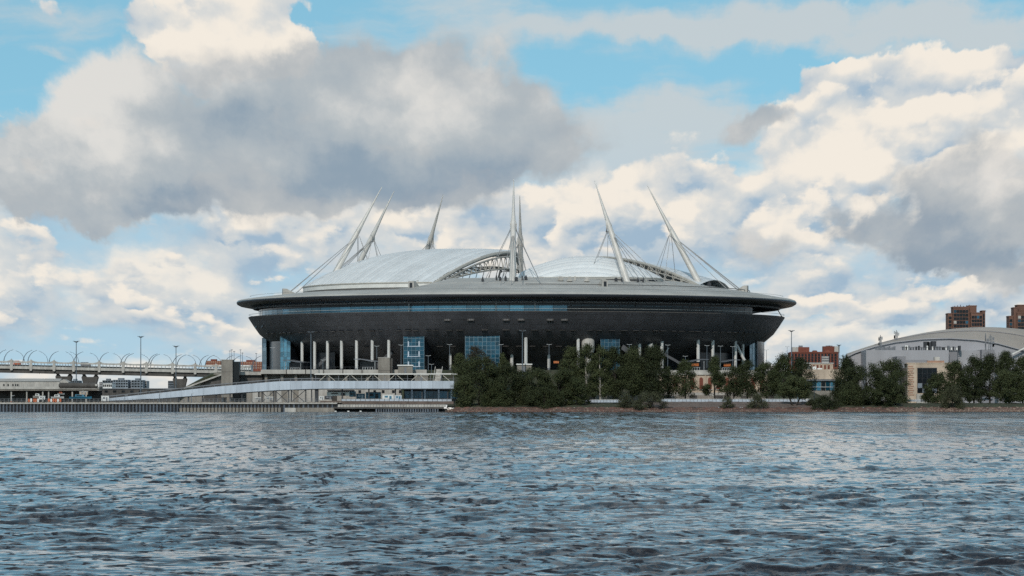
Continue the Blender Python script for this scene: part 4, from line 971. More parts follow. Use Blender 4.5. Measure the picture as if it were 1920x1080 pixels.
# ------------------------------------------------------------------ road bridge on the left
YR = 2300.0
rb = thing('road_bridge', 'long pale road bridge with scalloped parapet on dark flared piers, left of the stadium', 'bridge', (X(200, YR), YR, 3))
def ytop(px): return 675.5 + 10.5 * (px + 60) / 480.0          # parapet rail row
posts = [-66, -22, 21.5, 58, 101.5, 138, 186, 231, 274.5, 323.5, 366, 405, 440, 470]
def bz(px, dy): return Z(ytop(px) + dy, YR)
for a, b in zip(posts, posts[1:]):
    xa, xb = X(a, YR), X(b, YR)
    top = []
    for k in range(13):
        f_ = k / 12; px = a + (b - a) * f_; e = abs(2 * f_ - 1) ** 5
        top.append((xa + (xb - xa) * f_, bz(px, 0) + 4.2 * s(YR) * e))
    bot = [(x, z_ - (3.0 + 3.5 * abs(2 * k / 12 - 1) ** 6) * s(YR)) for k, (x, z_) in enumerate(top)]
    mb = MB(); mb.grid([[(x, YR, z_) for x, z_ in top], [(x, YR, z_) for x, z_ in bot]]); mb.grid([[(x, YR + .5, z_) for x, z_ in bot], [(x, YR + .5, z_) for x, z_ in top]])
    mb.grid([[(x, YR + .5, z_) for x, z_ in top], [(x, YR, z_) for x, z_ in top]])
    part('parapet_panel', mb, M['concrete_light'], rb)
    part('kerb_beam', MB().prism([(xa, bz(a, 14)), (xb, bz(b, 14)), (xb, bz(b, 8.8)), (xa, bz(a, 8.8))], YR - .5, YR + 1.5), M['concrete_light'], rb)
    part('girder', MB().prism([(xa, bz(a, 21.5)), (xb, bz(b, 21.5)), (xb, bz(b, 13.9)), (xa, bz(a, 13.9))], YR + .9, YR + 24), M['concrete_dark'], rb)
    for k in range(1, 7):
        px = a + (b - a) * k / 7; part('baluster', MB().box(X(px, YR), X(px, YR) + .3, YR + .1, YR + .4, bz(px, 9), bz(px, 2)), M['steel'], rb)
    part('inner_rail', MB().prism([(xa, bz(a, 8.7)), (xb, bz(b, 8.7)), (xb, bz(b, 6.0)), (xa, bz(a, 6.0))], YR + 4, YR + 4.4), M['concrete'], rb)
    part('parapet_post', MB().prism([(xa - .7, bz(a, 17)), (xa + .7, bz(a, 17)), (xa + 1.1, bz(a, 9)), (xa + .6, bz(a, -1)), (xa, bz(a, -5.0)), (xa - .6, bz(a, -1)), (xa - 1.1, bz(a, 9))], YR - .9, YR + .3), M['concrete_light'], rb)
for px in (118, 167, 336):
    x_ = X(px, YR); w = 15.5 * s(YR) * (0.85 if px == 336 else 1); zt = bz(px, 22.5)
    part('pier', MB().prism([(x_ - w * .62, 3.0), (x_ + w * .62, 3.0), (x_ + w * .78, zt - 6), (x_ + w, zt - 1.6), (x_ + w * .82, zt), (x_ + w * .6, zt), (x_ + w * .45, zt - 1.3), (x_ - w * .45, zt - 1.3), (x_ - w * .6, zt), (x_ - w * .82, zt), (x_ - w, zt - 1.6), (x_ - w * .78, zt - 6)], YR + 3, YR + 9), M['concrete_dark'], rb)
    for sx in (-.75, .75): part('bearing', MB().box(x_ + sx * w - .9, x_ + sx * w + .9, YR + 4, YR + 7, zt, bz(px, 21.4)), M['concrete_dark'], rb)
# approach embankment with grass and steps at the bridge end
em = thing('bridge_embankment', 'sloping concrete and grass embankment under the end of the road bridge', 'embankment', P(380, 735, 1680))
part('slope', MB().prism([(X(330, 1680), 3), (X(440, 1680), 3), (X(440, 1680), Z(697, 1680)), (X(402, 1680), Z(700, 1680))], 1680, 1720), M['concrete'], em)
part('grass_strip', MB().prism([(X(352, 1678), Z(723, 1678)), (X(368, 1678), Z(723, 1678)), (X(416, 1678), Z(703, 1678)), (X(398, 1678), Z(702, 1678))], 1677, 1680), M['grass'], em)
part('coping', MB().beam(P(345, 728, 1676), P(416, 702, 1676), .6, .7), M['concrete_light'], em)
part('side_wall', MB().prism([(X(375, 1672), 3), (X(416, 1672), 3), (X(416, 1672), Z(712, 1672)), (X(396, 1672), Z(716, 1672))], 1672, 1676), M['concrete_dark'], em)
# horn-shaped bridge lamps
def horn(px, tipdx, ytip, ybase, Y, rad, label, grp):
    a = P(px, ybase, Y); pts = []; n = 9
    for k in range(n):
        f_ = k / (n - 1); pts.append(P(px + tipdx * f_ ** 2.1, ybase + (ytip - ybase) * (1 - (1 - f_) ** 1.35), Y))
    o = thing('bridge_lamp', label, 'street lamp', a, grp)
    part('arm', MB().tube(pts, [rad * (1 - .5 * k / (n - 1)) for k in range(n)], 6), M['lamp_steel'], o, 40)
    d_ = (pts[-1] - pts[-2]).normalized(); part('lamp_head', MB().beam(pts[-1] - d_ * .3, pts[-1] + d_ * 1.3, .75, .22), M['lamp_steel'], o)
tips_r = [(8, 657), (21, 657), (57, 658), (66, 658), (106, 660), (152, 661), (200, 662), (240, 664), (247, 664), (292, 664.5), (296.5, 665), (337.5, 666), (346, 666.5), (388, 667), (398.5, 667), (434, 667.5), (449, 668), (487, 668.5)]
for k, (tx_, ty_) in enumerate(tips_r): horn(tx_ - 14, 14, ty_, ytop(tx_ - 14) + 4, YR + (2 if k % 2 else 6), .32, 'curved horn lamp bending right over the road bridge, %s from the left' % ORD[k], 'right-bending lamps on the road bridge')
tips_l = [(33, 659), (77, 660), (126, 661), (135, 661), (172.5, 663), (216, 664), (269, 666), (310.5, 666), (355, 667), (365, 667), (404, 668), (464, 669)]
for k, (tx_, ty_) in enumerate(tips_l): horn(tx_ + 13, -13, ty_, ytop(tx_ + 13) + 3, YR + 20, .19, 'thin horn lamp bending left over the road bridge, %s from the left' % ORD[k], 'left-bending lamps on the road bridge')
# vehicles crossing the bridge
def truck(px0, px1, Y, c, label, h=3.6):
    z0_ = Z(ytop((px0 + px1) / 2) + 9, Y); o = thing('truck', label, 'truck', (X((px0 + px1) / 2, Y), Y, z0_)); L = X(px1, Y) - X(px0, Y)
    x0_ = X(px0, Y); part('cargo_box', MB().box(x0_, x0_ + L * .74, Y, Y + 2.4, z0_ + .9, z0_ + h), M[c], o)
    part('cab', MB().prism([(x0_ + L * .77, z0_ + .6), (x0_ + L, z0_ + .6), (x0_ + L, z0_ + 1.7), (x0_ + L * .94, z0_ + h * .85), (x0_ + L * .77, z0_ + h * .85)], Y, Y + 2.4), M[c], o)
    part('windscreen', MB().box(x0_ + L * .86, x0_ + L * .93, Y - .03, Y + .1, z0_ + 1.7, z0_ + h * .75), M['glass_dark'], o)
    for f_ in (.12, .25, .86): part('wheel', MB().tube([(x0_ + L * f_, Y - .05, z0_ + .5), (x0_ + L * f_, Y + 2.45, z0_ + .5)], .5, 10), M['steel_dark'], o)
truck(25, 39, YR + 9, 'orange', 'orange lorry on the road bridge at the far left')
truck(151, 170, YR + 9, 'steel', 'dark grey lorry on the road bridge above the second pier')
# ------------------------------------------------------------------ tall floodlight posts
def flood(px, yt, yb, Y, label, small=False):
    a, b = P(px, yb, Y), P(px, yt, Y); o = thing('floodlight_post', label, 'lamp post', a, 'tall floodlight posts')
    k_ = s(Y); part('pole', MB().tube([a, a.lerp(b, .5), b], [1.1 * k_, .9 * k_, .65 * k_], 8), M['lamp_steel'], o, 40)
    w = 6.2 * k_ if not small else 4.2 * k_
    part('crown', MB().prism([(b.x - w * .35, b.z - .5 * k_), (b.x + w * .35, b.z - .5 * k_), (b.x + w * .55, b.z + 1.5 * k_), (b.x - w * .55, b.z + 1.5 * k_)], b.y - w * .5, b.y + w * .5), M['steel_dark'], o)
    for sx in (-1, -.5, .5, 1):
        part('lamp_head', MB().beam((b.x + sx * w * .45, b.y - .4, b.z + .9 * k_), (b.x + sx * w, b.y - .5, b.z + 2.2 * k_), 1.2 * k_, .9 * k_), M['lamp_steel'], o)
flood(143, 641.5, 745, 1700, 'tall floodlight post left of the road bridge piers gap')
flood(264, 632.5, 745, 1640, 'tallest floodlight post left of the stadium, in front of the bridge')
flood(330, 650.5, 745, 1760, 'floodlight post at the third bridge pier')
flood(583, 624, 740, 1625, 'slim floodlight post in front of the left white pillars')
flood(979.5, 621.5, 712, 1625, 'floodlight post standing before the tall central pillar')
flood(1484, 621.5, 740, 1640, 'floodlight post right of the stadium, rising from the trees')
flood(1573, 648.5, 720, 1900, 'dark short floodlight post beside the red brick blocks', True)
def street(px, yt, yb, Y, label, two=True, grp='slim street lamps around the stadium'):
    a, b = P(px, yb, Y), P(px, yt, Y); o = thing('street_lamp', label, 'street lamp', a, grp)
    part('pole', MB().tube([a, b], [.14, .09], 6), M['lamp_steel'], o)
    for sx in ((-1, 1) if two else (1,)): part('lamp_head', MB().beam((b.x, b.y, b.z - .1), (b.x + sx * 1.2, b.y, b.z + .15), .3, .16), M['trim'], o)
for k, (px, yt, yb, Y, l_) in enumerate([(511, 652, 693, 1645, 'slim lamp beside the glazed corner of the stadium, farthest left on the terrace'), (605.5, 675, 693, 1642, 'short lamp between the second and third white pillars'), (706.5, 649, 672, 1642, 'slim lamp just left of the tan concrete tower'),
    (752, 647, 686, 1642, 'slim lamp at the left edge of the big blue glass tower'), (843, 646, 690, 1645, 'slim lamp above the grey stub pillar left of the leafless tree'), (939.5, 646, 690, 1640, 'slim lamp at the right edge of the widest blue glass tower'), (1029.5, 646, 690, 1640, 'slim lamp above the short white pillar right of the kiosk'),
    (1180, 646, 690, 1650, 'twin-headed lamp right of the green-blue glass box'), (1252, 647, 690, 1650, 'twin-headed lamp at the right of the leaning white stub'), (1325.5, 648, 690, 1650, 'twin-headed lamp between two tall pillars on the right'), (1351, 649, 690, 1650, 'twin-headed lamp right of the second tall right-hand pillar'), (1374, 650, 690, 1650, 'twin-headed lamp just left of the braced pillars'),
    (1285, 668, 700, 1640, 'short lamp above the treetops left of the orange screens'), (809, 683, 700, 1640, 'short lamp at the head of the hill stairs'), (803, 667, 695, 1645, 'lamp with flared head beside the big blue glass tower'), (1437, 656, 690, 1900, 'faint far lamp right of the stadium foot'), (1476, 650, 690, 1950, 'faint far lamp left of the right floodlight post')]):
    street(px, yt, yb, Y, l_)
for k, (px, yt) in enumerate([(299, 738), (359, 737.5), (418, 738), (22, 742), (234, 741)]): street(px, yt, 756, 1524, '%s short lamp from the left along the quay fence' % ORD[[2, 3, 4, 0, 1][k]], False, 'short lamps on the quay')
# ------------------------------------------------------------------ things under and behind the road bridge
sh = thing('long_shed', 'long pale shed with low gable roof under the road bridge at the left', 'shed', P(60, 740, 1900))
Yh = 1900.0; gx0, gx1 = X(-60, Yh), X(112, Yh); gz0, gz1 = Z(742, Yh), Z(715, Yh)
part('wall', MB().box(gx0, gx1, Yh, Yh + 16, gz0, gz1), M['concrete_light'], sh)
part('roof', MB().add([(gx0, Yh - .5, gz1), (gx1, Yh - .5, gz1), (gx1, Yh + 8, Z(709.5, Yh)), (gx0, Yh + 8, Z(709.5, Yh)), (gx0, Yh + 16.5, gz1), (gx1, Yh + 16.5, gz1)], [(0, 1, 2, 3), (3, 2, 5, 4), (1, 5, 2)]), M['shed_roof'], sh)
for px in (6, 14, 23, 28, 32): part('window', MB().box(X(px, Yh), X(px + 2.5, Yh), Yh - .1, Yh, Z(724, Yh), Z(720, Yh)), M['glass_dark'], sh)
part('gable_wall', MB().prism([(X(112, Yh), gz0), (X(128, Yh), gz0), (X(128, Yh), Z(716, Yh)), (X(119, Yh), Z(711, Yh)), (X(112, Yh), Z(714.5, Yh))], Yh + 1, Yh + 14), M['concrete_light'], sh)
wf = thing('raised_roadway', 'dark raised roadway on concrete columns above the quay at the far left', 'roadway', P(80, 755, 1680))
Yw = 1680.0
part('deck', MB().box(X(-70, Yw), X(186, Yw), Yw, Yw + 14, Z(732.0, Yw), Z(726, Yw)), M['concrete'], wf)
part('edge_beam', MB().box(X(-70, Yw), X(186, Yw), Yw - .4, Yw, Z(729.6, Yw), Z(725.2, Yw)), M['concrete_light'], wf)
part('shade_sheet', MB().box(X(-70, Yw), X(186, Yw), Yw + 12, Yw + 12.4, 3, Z(732.2, Yw)), M['concrete_dark'], wf)  # dark sheet added as the shade beneath the deck
for px in (-30, 19.5, 48.5, 78.5, 89.5, 134, 160): part('column', MB().tube([(X(px + 1, Yw), Yw + 1.5, 3), (X(px + 1, Yw), Yw + 1.5, Z(731.9, Yw))], .38, 10), M['concrete_light'], wf, 40)
for k in range(30): part('baluster', MB().box(X(-60 + k * 8, Yw), X(-60 + k * 8, Yw) + .08, Yw, Yw + .08, Z(725.3, Yw), Z(720.6, Yw)), M['steel'], wf)
tk = thing('storage_tank', 'long dark grey horizontal tank lying below the road bridge piers', 'tank', P(150, 728, 1660))
part('shell', MB().tube([P(110, 722.6, 1660), P(113, 722.6, 1660), P(180, 722.6, 1660), P(184, 722.6, 1660)], [.6, 1.25, 1.25, .6], 16), M['concrete_dark'], tk, 50)
part('end_cap', MB().tube([P(178.5, 722.6, 1658.6), P(183, 722.6, 1658.6)], [.6, .55], 12), M['concrete_light'], tk, 50)
part('saddle', MB().box(X(112, 1660), X(184, 1660), 1659.4, 1661, Z(728.5, 1660), Z(726.5, 1660)), M['concrete_dark'], tk)
hb = thing('harbour_building', 'low dark grey warehouse between the raised roadway and the ramp', 'building', P(230, 740, 1720))
part('wall', MB().box(X(190, 1720), X(334, 1720), 1720, 1740, 3, Z(729.5, 1720)), M['concrete_dark'], hb)
part('roof', MB().box(X(189, 1720), X(335, 1720), 1719.5, 1741, Z(729.5, 1720), Z(728, 1720)), M['steel'], hb)
for k in range(8): part('window', MB().box(X(196 + k * 16, 1720), X(202 + k * 16, 1720), 1719.9, 1720, Z(736, 1720), Z(732, 1720)), M['glass_dark'], hb)
def boat(px0, px1, yt, yb, Y, hull, cabinm, label):
    L = X(px1, Y) - X(px0, Y); x0_ = X(px0, Y); z0_, z1_ = Z(yb, Y), Z(yt, Y); h = z1_ - z0_
    o = thing('boat', label, 'boat', (x0_ + L / 2, Y, z0_), 'boats laid up behind the quay')
    rows = []
    for f_ in np.linspace(0, 1, 9):
        w = 1.6 * (1 - abs(2 * f_ - 1) ** 3 * (.9 if f_ > .5 else .4)); sh_ = h * .5 * (1 + .25 * max(0, f_ - .6))
        rows.append([(x0_ + L * f_, Y - w * .5, z0_), (x0_ + L * f_ * 1.0, Y - w, z0_ + sh_), (x0_ + L * f_, Y, z0_ + sh_ * .97), (x0_ + L * f_, Y + w, z0_ + sh_), (x0_ + L * f_, Y + w * .5, z0_)])
    part('hull', MB().grid(rows), M[hull], o, 40)
    c_ = part('cabin', MB().prism([(x0_ + L * .25, z0_ + h * .45), (x0_ + L * .7, z0_ + h * .45), (x0_ + L * .62, z1_), (x0_ + L * .28, z1_)], Y - .9, Y + .9), M[cabinm], o)
    part('window', MB().box(x0_ + L * .32, x0_ + L * .58, Y - .95, Y - .89, z0_ + h * .62, z0_ + h * .85), M['glass_dark'], c_)
boat(130, 172, 739.5, 748, 1560, 'blue_hull', 'blue_hull', 'long blue boat laid up behind the quay fence')
boat(96, 120, 740, 747, 1575, 'white_paint', 'white_paint', 'white boat left of the long blue boat')
boat(62, 80, 738, 746, 1600, 'concrete_light', 'white_paint', 'pale boat in the shade of the raised roadway')
boat(108, 121, 735, 740, 1600, 'white_paint', 'orange', 'small boat with orange cabin above the white boat')
cabin(73, 84, 742.5, 749, 1556, 'white_paint', 'steel', 'white cabin behind the gap between the barrier clusters')
cabin(190, 204, 742, 752, 1552, 'white_paint', 'steel', 'white cabin at the foot of the long ramp')
cabin(149, 164, 734, 740, 1600, 'beige', 'steel', 'tan cabin below the tank at the raised roadway')
# distant city blocks
def block(px0, px1, yt, yb, Y, c, label, cap=True, name='apartment_block', grp='far apartment blocks', nx=4, ny=3, wm_='glass_dark', depth=30):
    o = thing(name, label, 'building', (X((px0 + px1) / 2, Y), Y, 3), grp); x0_, x1_ = X(px0, Y), X(px1, Y); zt = Z(yt, Y); zb = Z(yb, Y)
    part('wall', MB().box(x0_, x1_, Y, Y + depth, 2.5, zt), M[c], o)
    if cap: part('roof_house', MB().box(x0_ + (x1_ - x0_) * .3, x0_ + (x1_ - x0_) * .68, Y + 4, Y + 14, zt, zt + 3.2 * s(Y)), M[c], o)
    me = MB().box(-.36 * (x1_ - x0_) / nx, .36 * (x1_ - x0_) / nx, -.15, .1, -.28 * (zt - zb) / ny, .28 * (zt - zb) / ny).mesh('window', M[wm_])
    for i in range(nx):
        for j in range(ny): inst('window', me, o, (x0_ + (x1_ - x0_) * (i + .5) / nx, Y, zb + (zt - zb) * (j + .5) / ny))
    return o
block(131, 148, 713.5, 727, 4200, 'block_grey', 'blue-grey far block glimpsed between the bridge piers')
block(186, 192, 716, 727, 4300, 'block_pale', 'narrow pale far block right of the second pier', False, nx=2)
block(192, 212, 713, 727, 4200, 'block_grey', 'blue-grey far block with roof house, leftmost of the skyline right of the piers')
block(212, 240, 712, 727, 4100, 'block_grey', 'widest blue-grey far block in the skyline under the bridge', nx=6)
block(240, 246, 715, 727, 4150, 'block_pale', 'pale narrow far block between two blue-grey ones', False, nx=2)
block(246, 268, 712.5, 727, 4100, 'block_grey', 'blue-grey far block left of the tallest floodlight post')
block(268, 275, 714, 727, 4120, 'block_pale', 'pale far block right of the tallest floodlight post', False, nx=2)
block(315, 325, 714, 728, 4000, 'block_grey', 'small blue-grey far block left of the third bridge pier', False)
block(193, 210, 719, 727, 3600, 'white_paint', 'low white far hall in front of the blue-grey blocks', False, nx=5, ny=1)
block(386, 414, 676.5, 690, 3300, 'brick', 'orange-red brick block behind the bridge lamps', True, nx=7, ny=3, wm_='beige_dark')
block(448, 491, 678, 692, 3300, 'brick', 'long orange-red brick block touching the stadium edge', True, nx=10, ny=3, wm_='beige_dark')
block(386, 470, 684.5, 692, 3200, 'white_paint', 'white low block in front of the orange-red brick blocks', False, nx=14, ny=1, wm_='glass_pale')
for k, (px, yt) in enumerate([(431, 657), (434.5, 655), (439, 658), (451, 655), (454.5, 661), (480.5, 662)]):
    a = P(px, 692, 3100); single('antenna_mast', MB().tube([a, P(px, yt, 3100)], [.35, .18], 5).box(a.x - .9, a.x + .9, 3099.5, 3100.5, Z(yt + 1.5, 3100), Z(yt + .5, 3100)), M['block_grey'], 'thin far mast above the brick blocks, %s from the left' % ORD[k], 'mast', a, 'far masts behind the bridge end')
# ------------------------------------------------------------------ buildings on the right
cb = thing('classical_building', 'cream building with tall arched windows half hidden behind the riverside trees', 'building', P(1330, 748, 1606))
Yc = 1606.0
part('wall', MB().box(X(1236, Yc), X(1440, Yc), Yc, Yc + 7, 3.2, Z(703, Yc)), M['beige'], cb)
part('cornice', MB().box(X(1234, Yc), X(1442, Yc), Yc - .6, Yc + 7.2, Z(703, Yc), Z(700.6, Yc)), M['concrete_light'], cb)
part('attic', MB().box(X(1240, Yc), X(1436, Yc), Yc + .2, Yc + 6.5, Z(700.6, Yc), Z(694, Yc)), M['concrete_light'], cb)
part('plinth', MB().box(X(1236, Yc), X(1440, Yc), Yc - .4, Yc, 3.2, Z(736, Yc)), M['concrete_light'], cb)
for k in range(12):
    px = 1250 + k * 16.2; x_ = X(px, Yc); w = .85
    arc = [(x_ - w, Z(730, Yc)), (x_ + w, Z(730, Yc))] + [(x_ + w * math.cos(t), Z(711, Yc) + w * math.sin(t)) for t in np.linspace(0, math.pi, 7)]
    wn = part('window', MB().prism(arc, Yc - .12, Yc + .1), M['brick'], cb); part('sill', MB().box(x_ - w - .3, x_ + w + .3, Yc - .5, Yc - .02, Z(731.2, Yc), Z(730.1, Yc)), M['concrete_light'], wn)
    part('pilaster', MB().box(X(px + 6.5, Yc), X(px + 9.5, Yc), Yc - .3, Yc - .01, Z(735.8, Yc), Z(703.1, Yc)), M['beige'], cb)
# sports hall with a shallow domed roof
ar = thing('sports_hall', 'wide sports hall with tan shallow domed roof behind trees at the right', 'arena', P(1800, 745, 1900))
Ya = 1900.0
def wall_top(px):
    xs_ = [1560, 1605, 1640, 1680, 1730, 1780, 1830, 1870, 1910, 1960, 2020]; ys_ = [682, 661, 650, 641.5, 636, 634.5, 637.5, 644, 655, 672, 690]
    return float(np.interp(px, xs_, ys_))
def ridge(px): return 613.5 + 50.0 * abs((px - 1850) / 262.0) ** 1.9
pxs_ = list(np.linspace(1588, 2112, 60)); rows = []
for g_ in np.linspace(0, 1, 12):
    row = []
    for px in pxs_:
        wt = min(wall_top(px) if px < 1930 else 668 + (px - 1930) * .02, 690); zf = Z(max(wt, ridge(px) + 1.5), Ya); zr = Z(ridge(px), Ya + 75) 
        f_ = math.sin(g_ * math.pi / 2); row.append((X(px, Ya + 75 * g_ * .96), Ya - 1 + 75 * g_, zf + (zr - zf) * f_))
    rows.append(row)
rows += [[(x, y + 70, z - 16) for x, y, z in rows[-1]]]
part('roof', MB().grid(rows), M['arena_roof'], ar, 40)
seam = []
for px in np.linspace(1640, 2080, 30): seam.append((X(px, Ya + 30), Ya + 32, np.interp(px, pxs_, [q[2] for q in rows[5]]) + .1))
part('roof_seam', MB().tube(seam, .22, 5), M['arena_wall_dark'], ar)
fr = [(X(px, Ya), Z(wall_top(px), Ya) - .3) for px in np.linspace(1590, 1925, 50)]
part('front_wall', MB().add([(x, Ya, z) for x, z in fr] + [(x, Ya, 3) for x, z in fr], [(k, k + 50, k + 51, k + 1) for k in range(49)]), M['arena_wall'], ar)
part('eave', MB().tube([(x, Ya - 1, z + .3) for x, z in fr], .28, 6), M['arena_wall'], ar, 40)
part('right_eave', MB().beam(P(1898, 664, Ya - 3), P(1990, 618, Ya - 3), 1.0, .7), M['roof_white_trim'], ar)
Yb2 = 1872.0
part('annex', MB().box(X(1624, Yb2), X(1779, Yb2), Yb2, Ya, 3, Z(656.5, Yb2)), M['arena_wall'], ar)
part('annex', MB().box(X(1779.2, Yb2), X(1797, Yb2), Yb2 + 4, Ya, 3, Z(656, Yb2)), M['arena_wall_dark'], ar)
part('annex', MB().box(X(1797.2, Yb2), X(1842, Yb2), Yb2 + 8, Ya, 3, Z(656.5, Yb2)), M['arena_wall'], ar)
part('annex', MB().box(X(1841, Yb2), X(1865, Yb2), Yb2, Ya, 3, Z(655.5, Yb2)), M['arena_wall_dark'], ar)
part('annex', MB().box(X(1682, 1850), X(1698, 1850), 1850, 1871.5, 3, Z(668, 1850)), M['arena_wall_dark'], ar)
part('plant_screen', MB().box(X(1687, Ya), X(1693, Ya), Yb2 + 3, Yb2 + 8, Z(656.5, Yb2), Z(647.5, Yb2)), M['white_paint'], ar)
for k in range(22):
    px = 1694 + k * 5.0; h_ = random.choice([4, 6, 7.5, 5]); part('roof_plant', MB().box(X(px, Yb2), X(px + random.uniform(1.5, 4), Yb2), Yb2 + 3, Yb2 + 7, Z(656.5, Yb2), Z(655.5 - h_, Yb2)), M[random.choice(['steel_dark', 'white_paint', 'steel', 'steel'])], ar)
part('roof_rail', MB().box(X(1690, Yb2), X(1800, Yb2), Yb2 + .5, Yb2 + .7, Z(651.4, Yb2), Z(650.7, Yb2)), M['steel_dark'], ar)
for px in (1742, 1750, 1736): part('cooling_unit', MB().box(X(px, Yb2), X(px + 9, Yb2), Yb2 + 8, Yb2 + 12, Z(646, Yb2) - 3, Z(639 + (px % 5), Yb2)), M['steel_dark'], ar)
for k in range(16): part('roof_plant', MB().box(X(1643 + k * 2.4, Yb2), X(1644.2 + k * 2.4, Yb2), Yb2 + 3, Yb2 + 5, Z(657, Yb2), Z(651.5 - (k % 4), Yb2)), M['steel'], ar)
def lattice(px, yt, yb, Y, w, label, c='steel'):
    o = thing('lattice_antenna', label, 'antenna', P(px, yb, Y)); a, b = P(px, yb, Y), P(px, yt, Y); n = 6; ww = w * s(Y) / 2
    for sx in (-1, 1): part('leg', MB().beam((a.x + sx * ww, Y, a.z), (a.x + sx * ww * .6, Y, b.z), .3), M[c], o)
    for k in range(n):
        z0_, z1_ = a.z + (b.z - a.z) * k / n, a.z + (b.z - a.z) * (k + 1) / n; part('brace', MB().beam((a.x - ww, Y, z0_), (a.x + ww, Y, z1_), .2), M[c], o)
    part('mast', MB().tube([(a.x, Y, a.z), (a.x, Y, b.z + 3 * s(Y))], .16, 5), M[c], o)
    for k in range(5): 
        zz = a.z + (b.z - a.z) * random.uniform(.3, .95); sx = random.choice((-1, 1)); part('panel_antenna', MB().box(a.x + sx * ww * 1.1, a.x + sx * ww * 2.0, Y - .4, Y, zz - .8, zz + .8), M[random.choice(['trim', 'steel', 'concrete_light'])], o)
lattice(1651, 631, 652, 1880, 4, 'grey lattice antenna at the left end of the sports hall roof')
lattice(1681, 622, 638, 1925, 5, 'dark cluster antenna on the left rim of the tan dome')
lattice(1857, 630, 656, 1872, 7, 'tall lattice antenna on the dark box right of the sports hall')
lattice(1848, 628, 656, 1872, 1.2, 'very thin pole antenna just left of the tall lattice antenna')
# cream corner building with a big window
cw_ = thing('corner_building', 'cream and brown striped building with a tall glazed bay between two dark trees', 'building', P(1735, 748, 1640))
Yk = 1640.0
part('wall', MB().box(X(1702, Yk), X(1800, Yk), Yk + .3, Yk + 14, 3.2, Z(682, Yk)), M['beige'], cw_)
part('parapet', MB().box(X(1700, Yk), X(1802, Yk), Yk + .1, Yk + 14, Z(682, Yk), Z(680, Yk)), M['beige'], cw_)
part('roof_storey', MB().box(X(1692, Yk), X(1742, Yk), Yk + 4, Yk + 12, Z(682, Yk), Z(674.5, Yk)), M['arena_wall_dark'], cw_)
part('roof_storey', MB().box(X(1740, Yk), X(1772, Yk), Yk + 3, Yk + 12, Z(681, Yk), Z(676, Yk)), M['beige_dark'], cw_)
part('roof_unit', MB().box(X(1754, Yk), X(1764, Yk), Yk + 4, Yk + 8, Z(676, Yk), Z(669, Yk)), M['concrete_light'], cw_)
part('left_wing', MB().box(X(1693, Yk), X(1701.8, Yk), Yk + 5, Yk + 14, 3.2, Z(690, Yk)), M['concrete_dark'], cw_)
for k in range(14):
    yy = 686 + k * 4.1; part('brick_course', MB().box(X(1703, Yk), X(1712 + (k % 2) * 2, Yk), Yk + .14, Yk + .3, Z(yy + 2.0, Yk), Z(yy, Yk)), M['beige_dark'], cw_)
bay = part('glazed_bay', MB().box(X(1720, Yk), X(1757, Yk), Yk + .12, Yk + .3, Z(737, Yk), Z(689.5, Yk)), M['steel_dark'], cw_)
for i in range(4):
    for j in range(5):
        part('pane', MB().box(X(1720.6 + i * 9.1, Yk), X(1729 + i * 9.1, Yk), Yk - .0, Yk + .1, Z(736.5 - j * 9.3, Yk), Z(728 - j * 9.3, Yk)), M[('block_grey' if j < 2 and (i + j) % 2 else 'glass_dark')], bay)
part('porch', MB().box(X(1718, Yk), X(1752, Yk), Yk - 1.5, Yk + .1, 3.2, Z(739, Yk)), M['concrete_light'], cw_)
# cream hall with blue glazing
ch_ = thing('market_hall', 'cream-topped hall with blue glazing seen between the trees right of the stadium', 'building', P(1540, 748, 1700))
Ym = 1700.0
part('upper_wall', MB().box(X(1505, Ym), X(1600, Ym), Ym, Ym + 14, Z(711, Ym), Z(692.5, Ym)), M['beige'], ch_)
part('lower_wall', MB().box(X(1505, Ym), X(1600, Ym), Ym + .6, Ym + 14, 3.2, Z(711, Ym) - .02), M['concrete'], ch_)
part('ledge', MB().box(X(1503, Ym), X(1602, Ym), Ym - .8, Ym + .6, Z(714, Ym), Z(711.6, Ym)), M['steel'], ch_)
for k in range(11): part('pane', MB().box(X(1506 + k * 8.5, Ym), X(1513.6 + k * 8.5, Ym), Ym + .35, Ym + .5, Z(732, Ym), Z(715, Ym)), M[['blue_hull', 'glass_dark', 'glass_blue'][k % 3]], ch_)
part('rail', MB().box(X(1505, Ym), X(1600, Ym), Ym - .5, Ym - .4, Z(726, Ym), Z(725, Ym)), M['trim'], ch_)
for k in range(3): part('roof_box', MB().box(X(1516 + k * 9, Ym), X(1521 + k * 11, Ym), Ym + 4, Ym + 8, Z(692.5, Ym), Z(684 + k * 3, Ym)), M['white_paint'], ch_)
# red brick apartment blocks behind
rbk = thing('brick_apartments', 'red brick apartment block with two roof towers right of the stadium', 'building', P(1525, 700, 2400))
Yt = 2400.0
part('wall', MB().box(X(1481, Yt), X(1572, Yt), Yt, Yt + 18, 3, Z(661.5, Yt)), M['brick'], rbk)
part('roof', MB().prism([(X(1479, Yt), Z(661.5, Yt)), (X(1574, Yt), Z(661.5, Yt)), (X(1570, Yt), Z(659.5, Yt)), (X(1484, Yt), Z(659.5, Yt))], Yt - .5, Yt + 18.5), M['brick'], rbk)
for px in (1528, 1552): part('gable', MB().prism([(X(px - 6, Yt), Z(661.5, Yt)), (X(px + 6, Yt), Z(661.5, Yt)), (X(px + 3, Yt), Z(657, Yt)), (X(px - 3, Yt), Z(657, Yt))], Yt - .6, Yt + 6), M['brick'], rbk)
for a, b, c_ in ((1487, 1498, 'concrete_light'), (1498, 1519, 'brick'), (1545, 1566, 'brick'), (1566, 1576, 'concrete_light')):
    part('roof_tower', MB().box(X(a, Yt), X(b, Yt), Yt + 6, Yt + 14, Z(661.4, Yt), Z(650.5 if a < 1530 else 649, Yt)), M[c_], rbk)
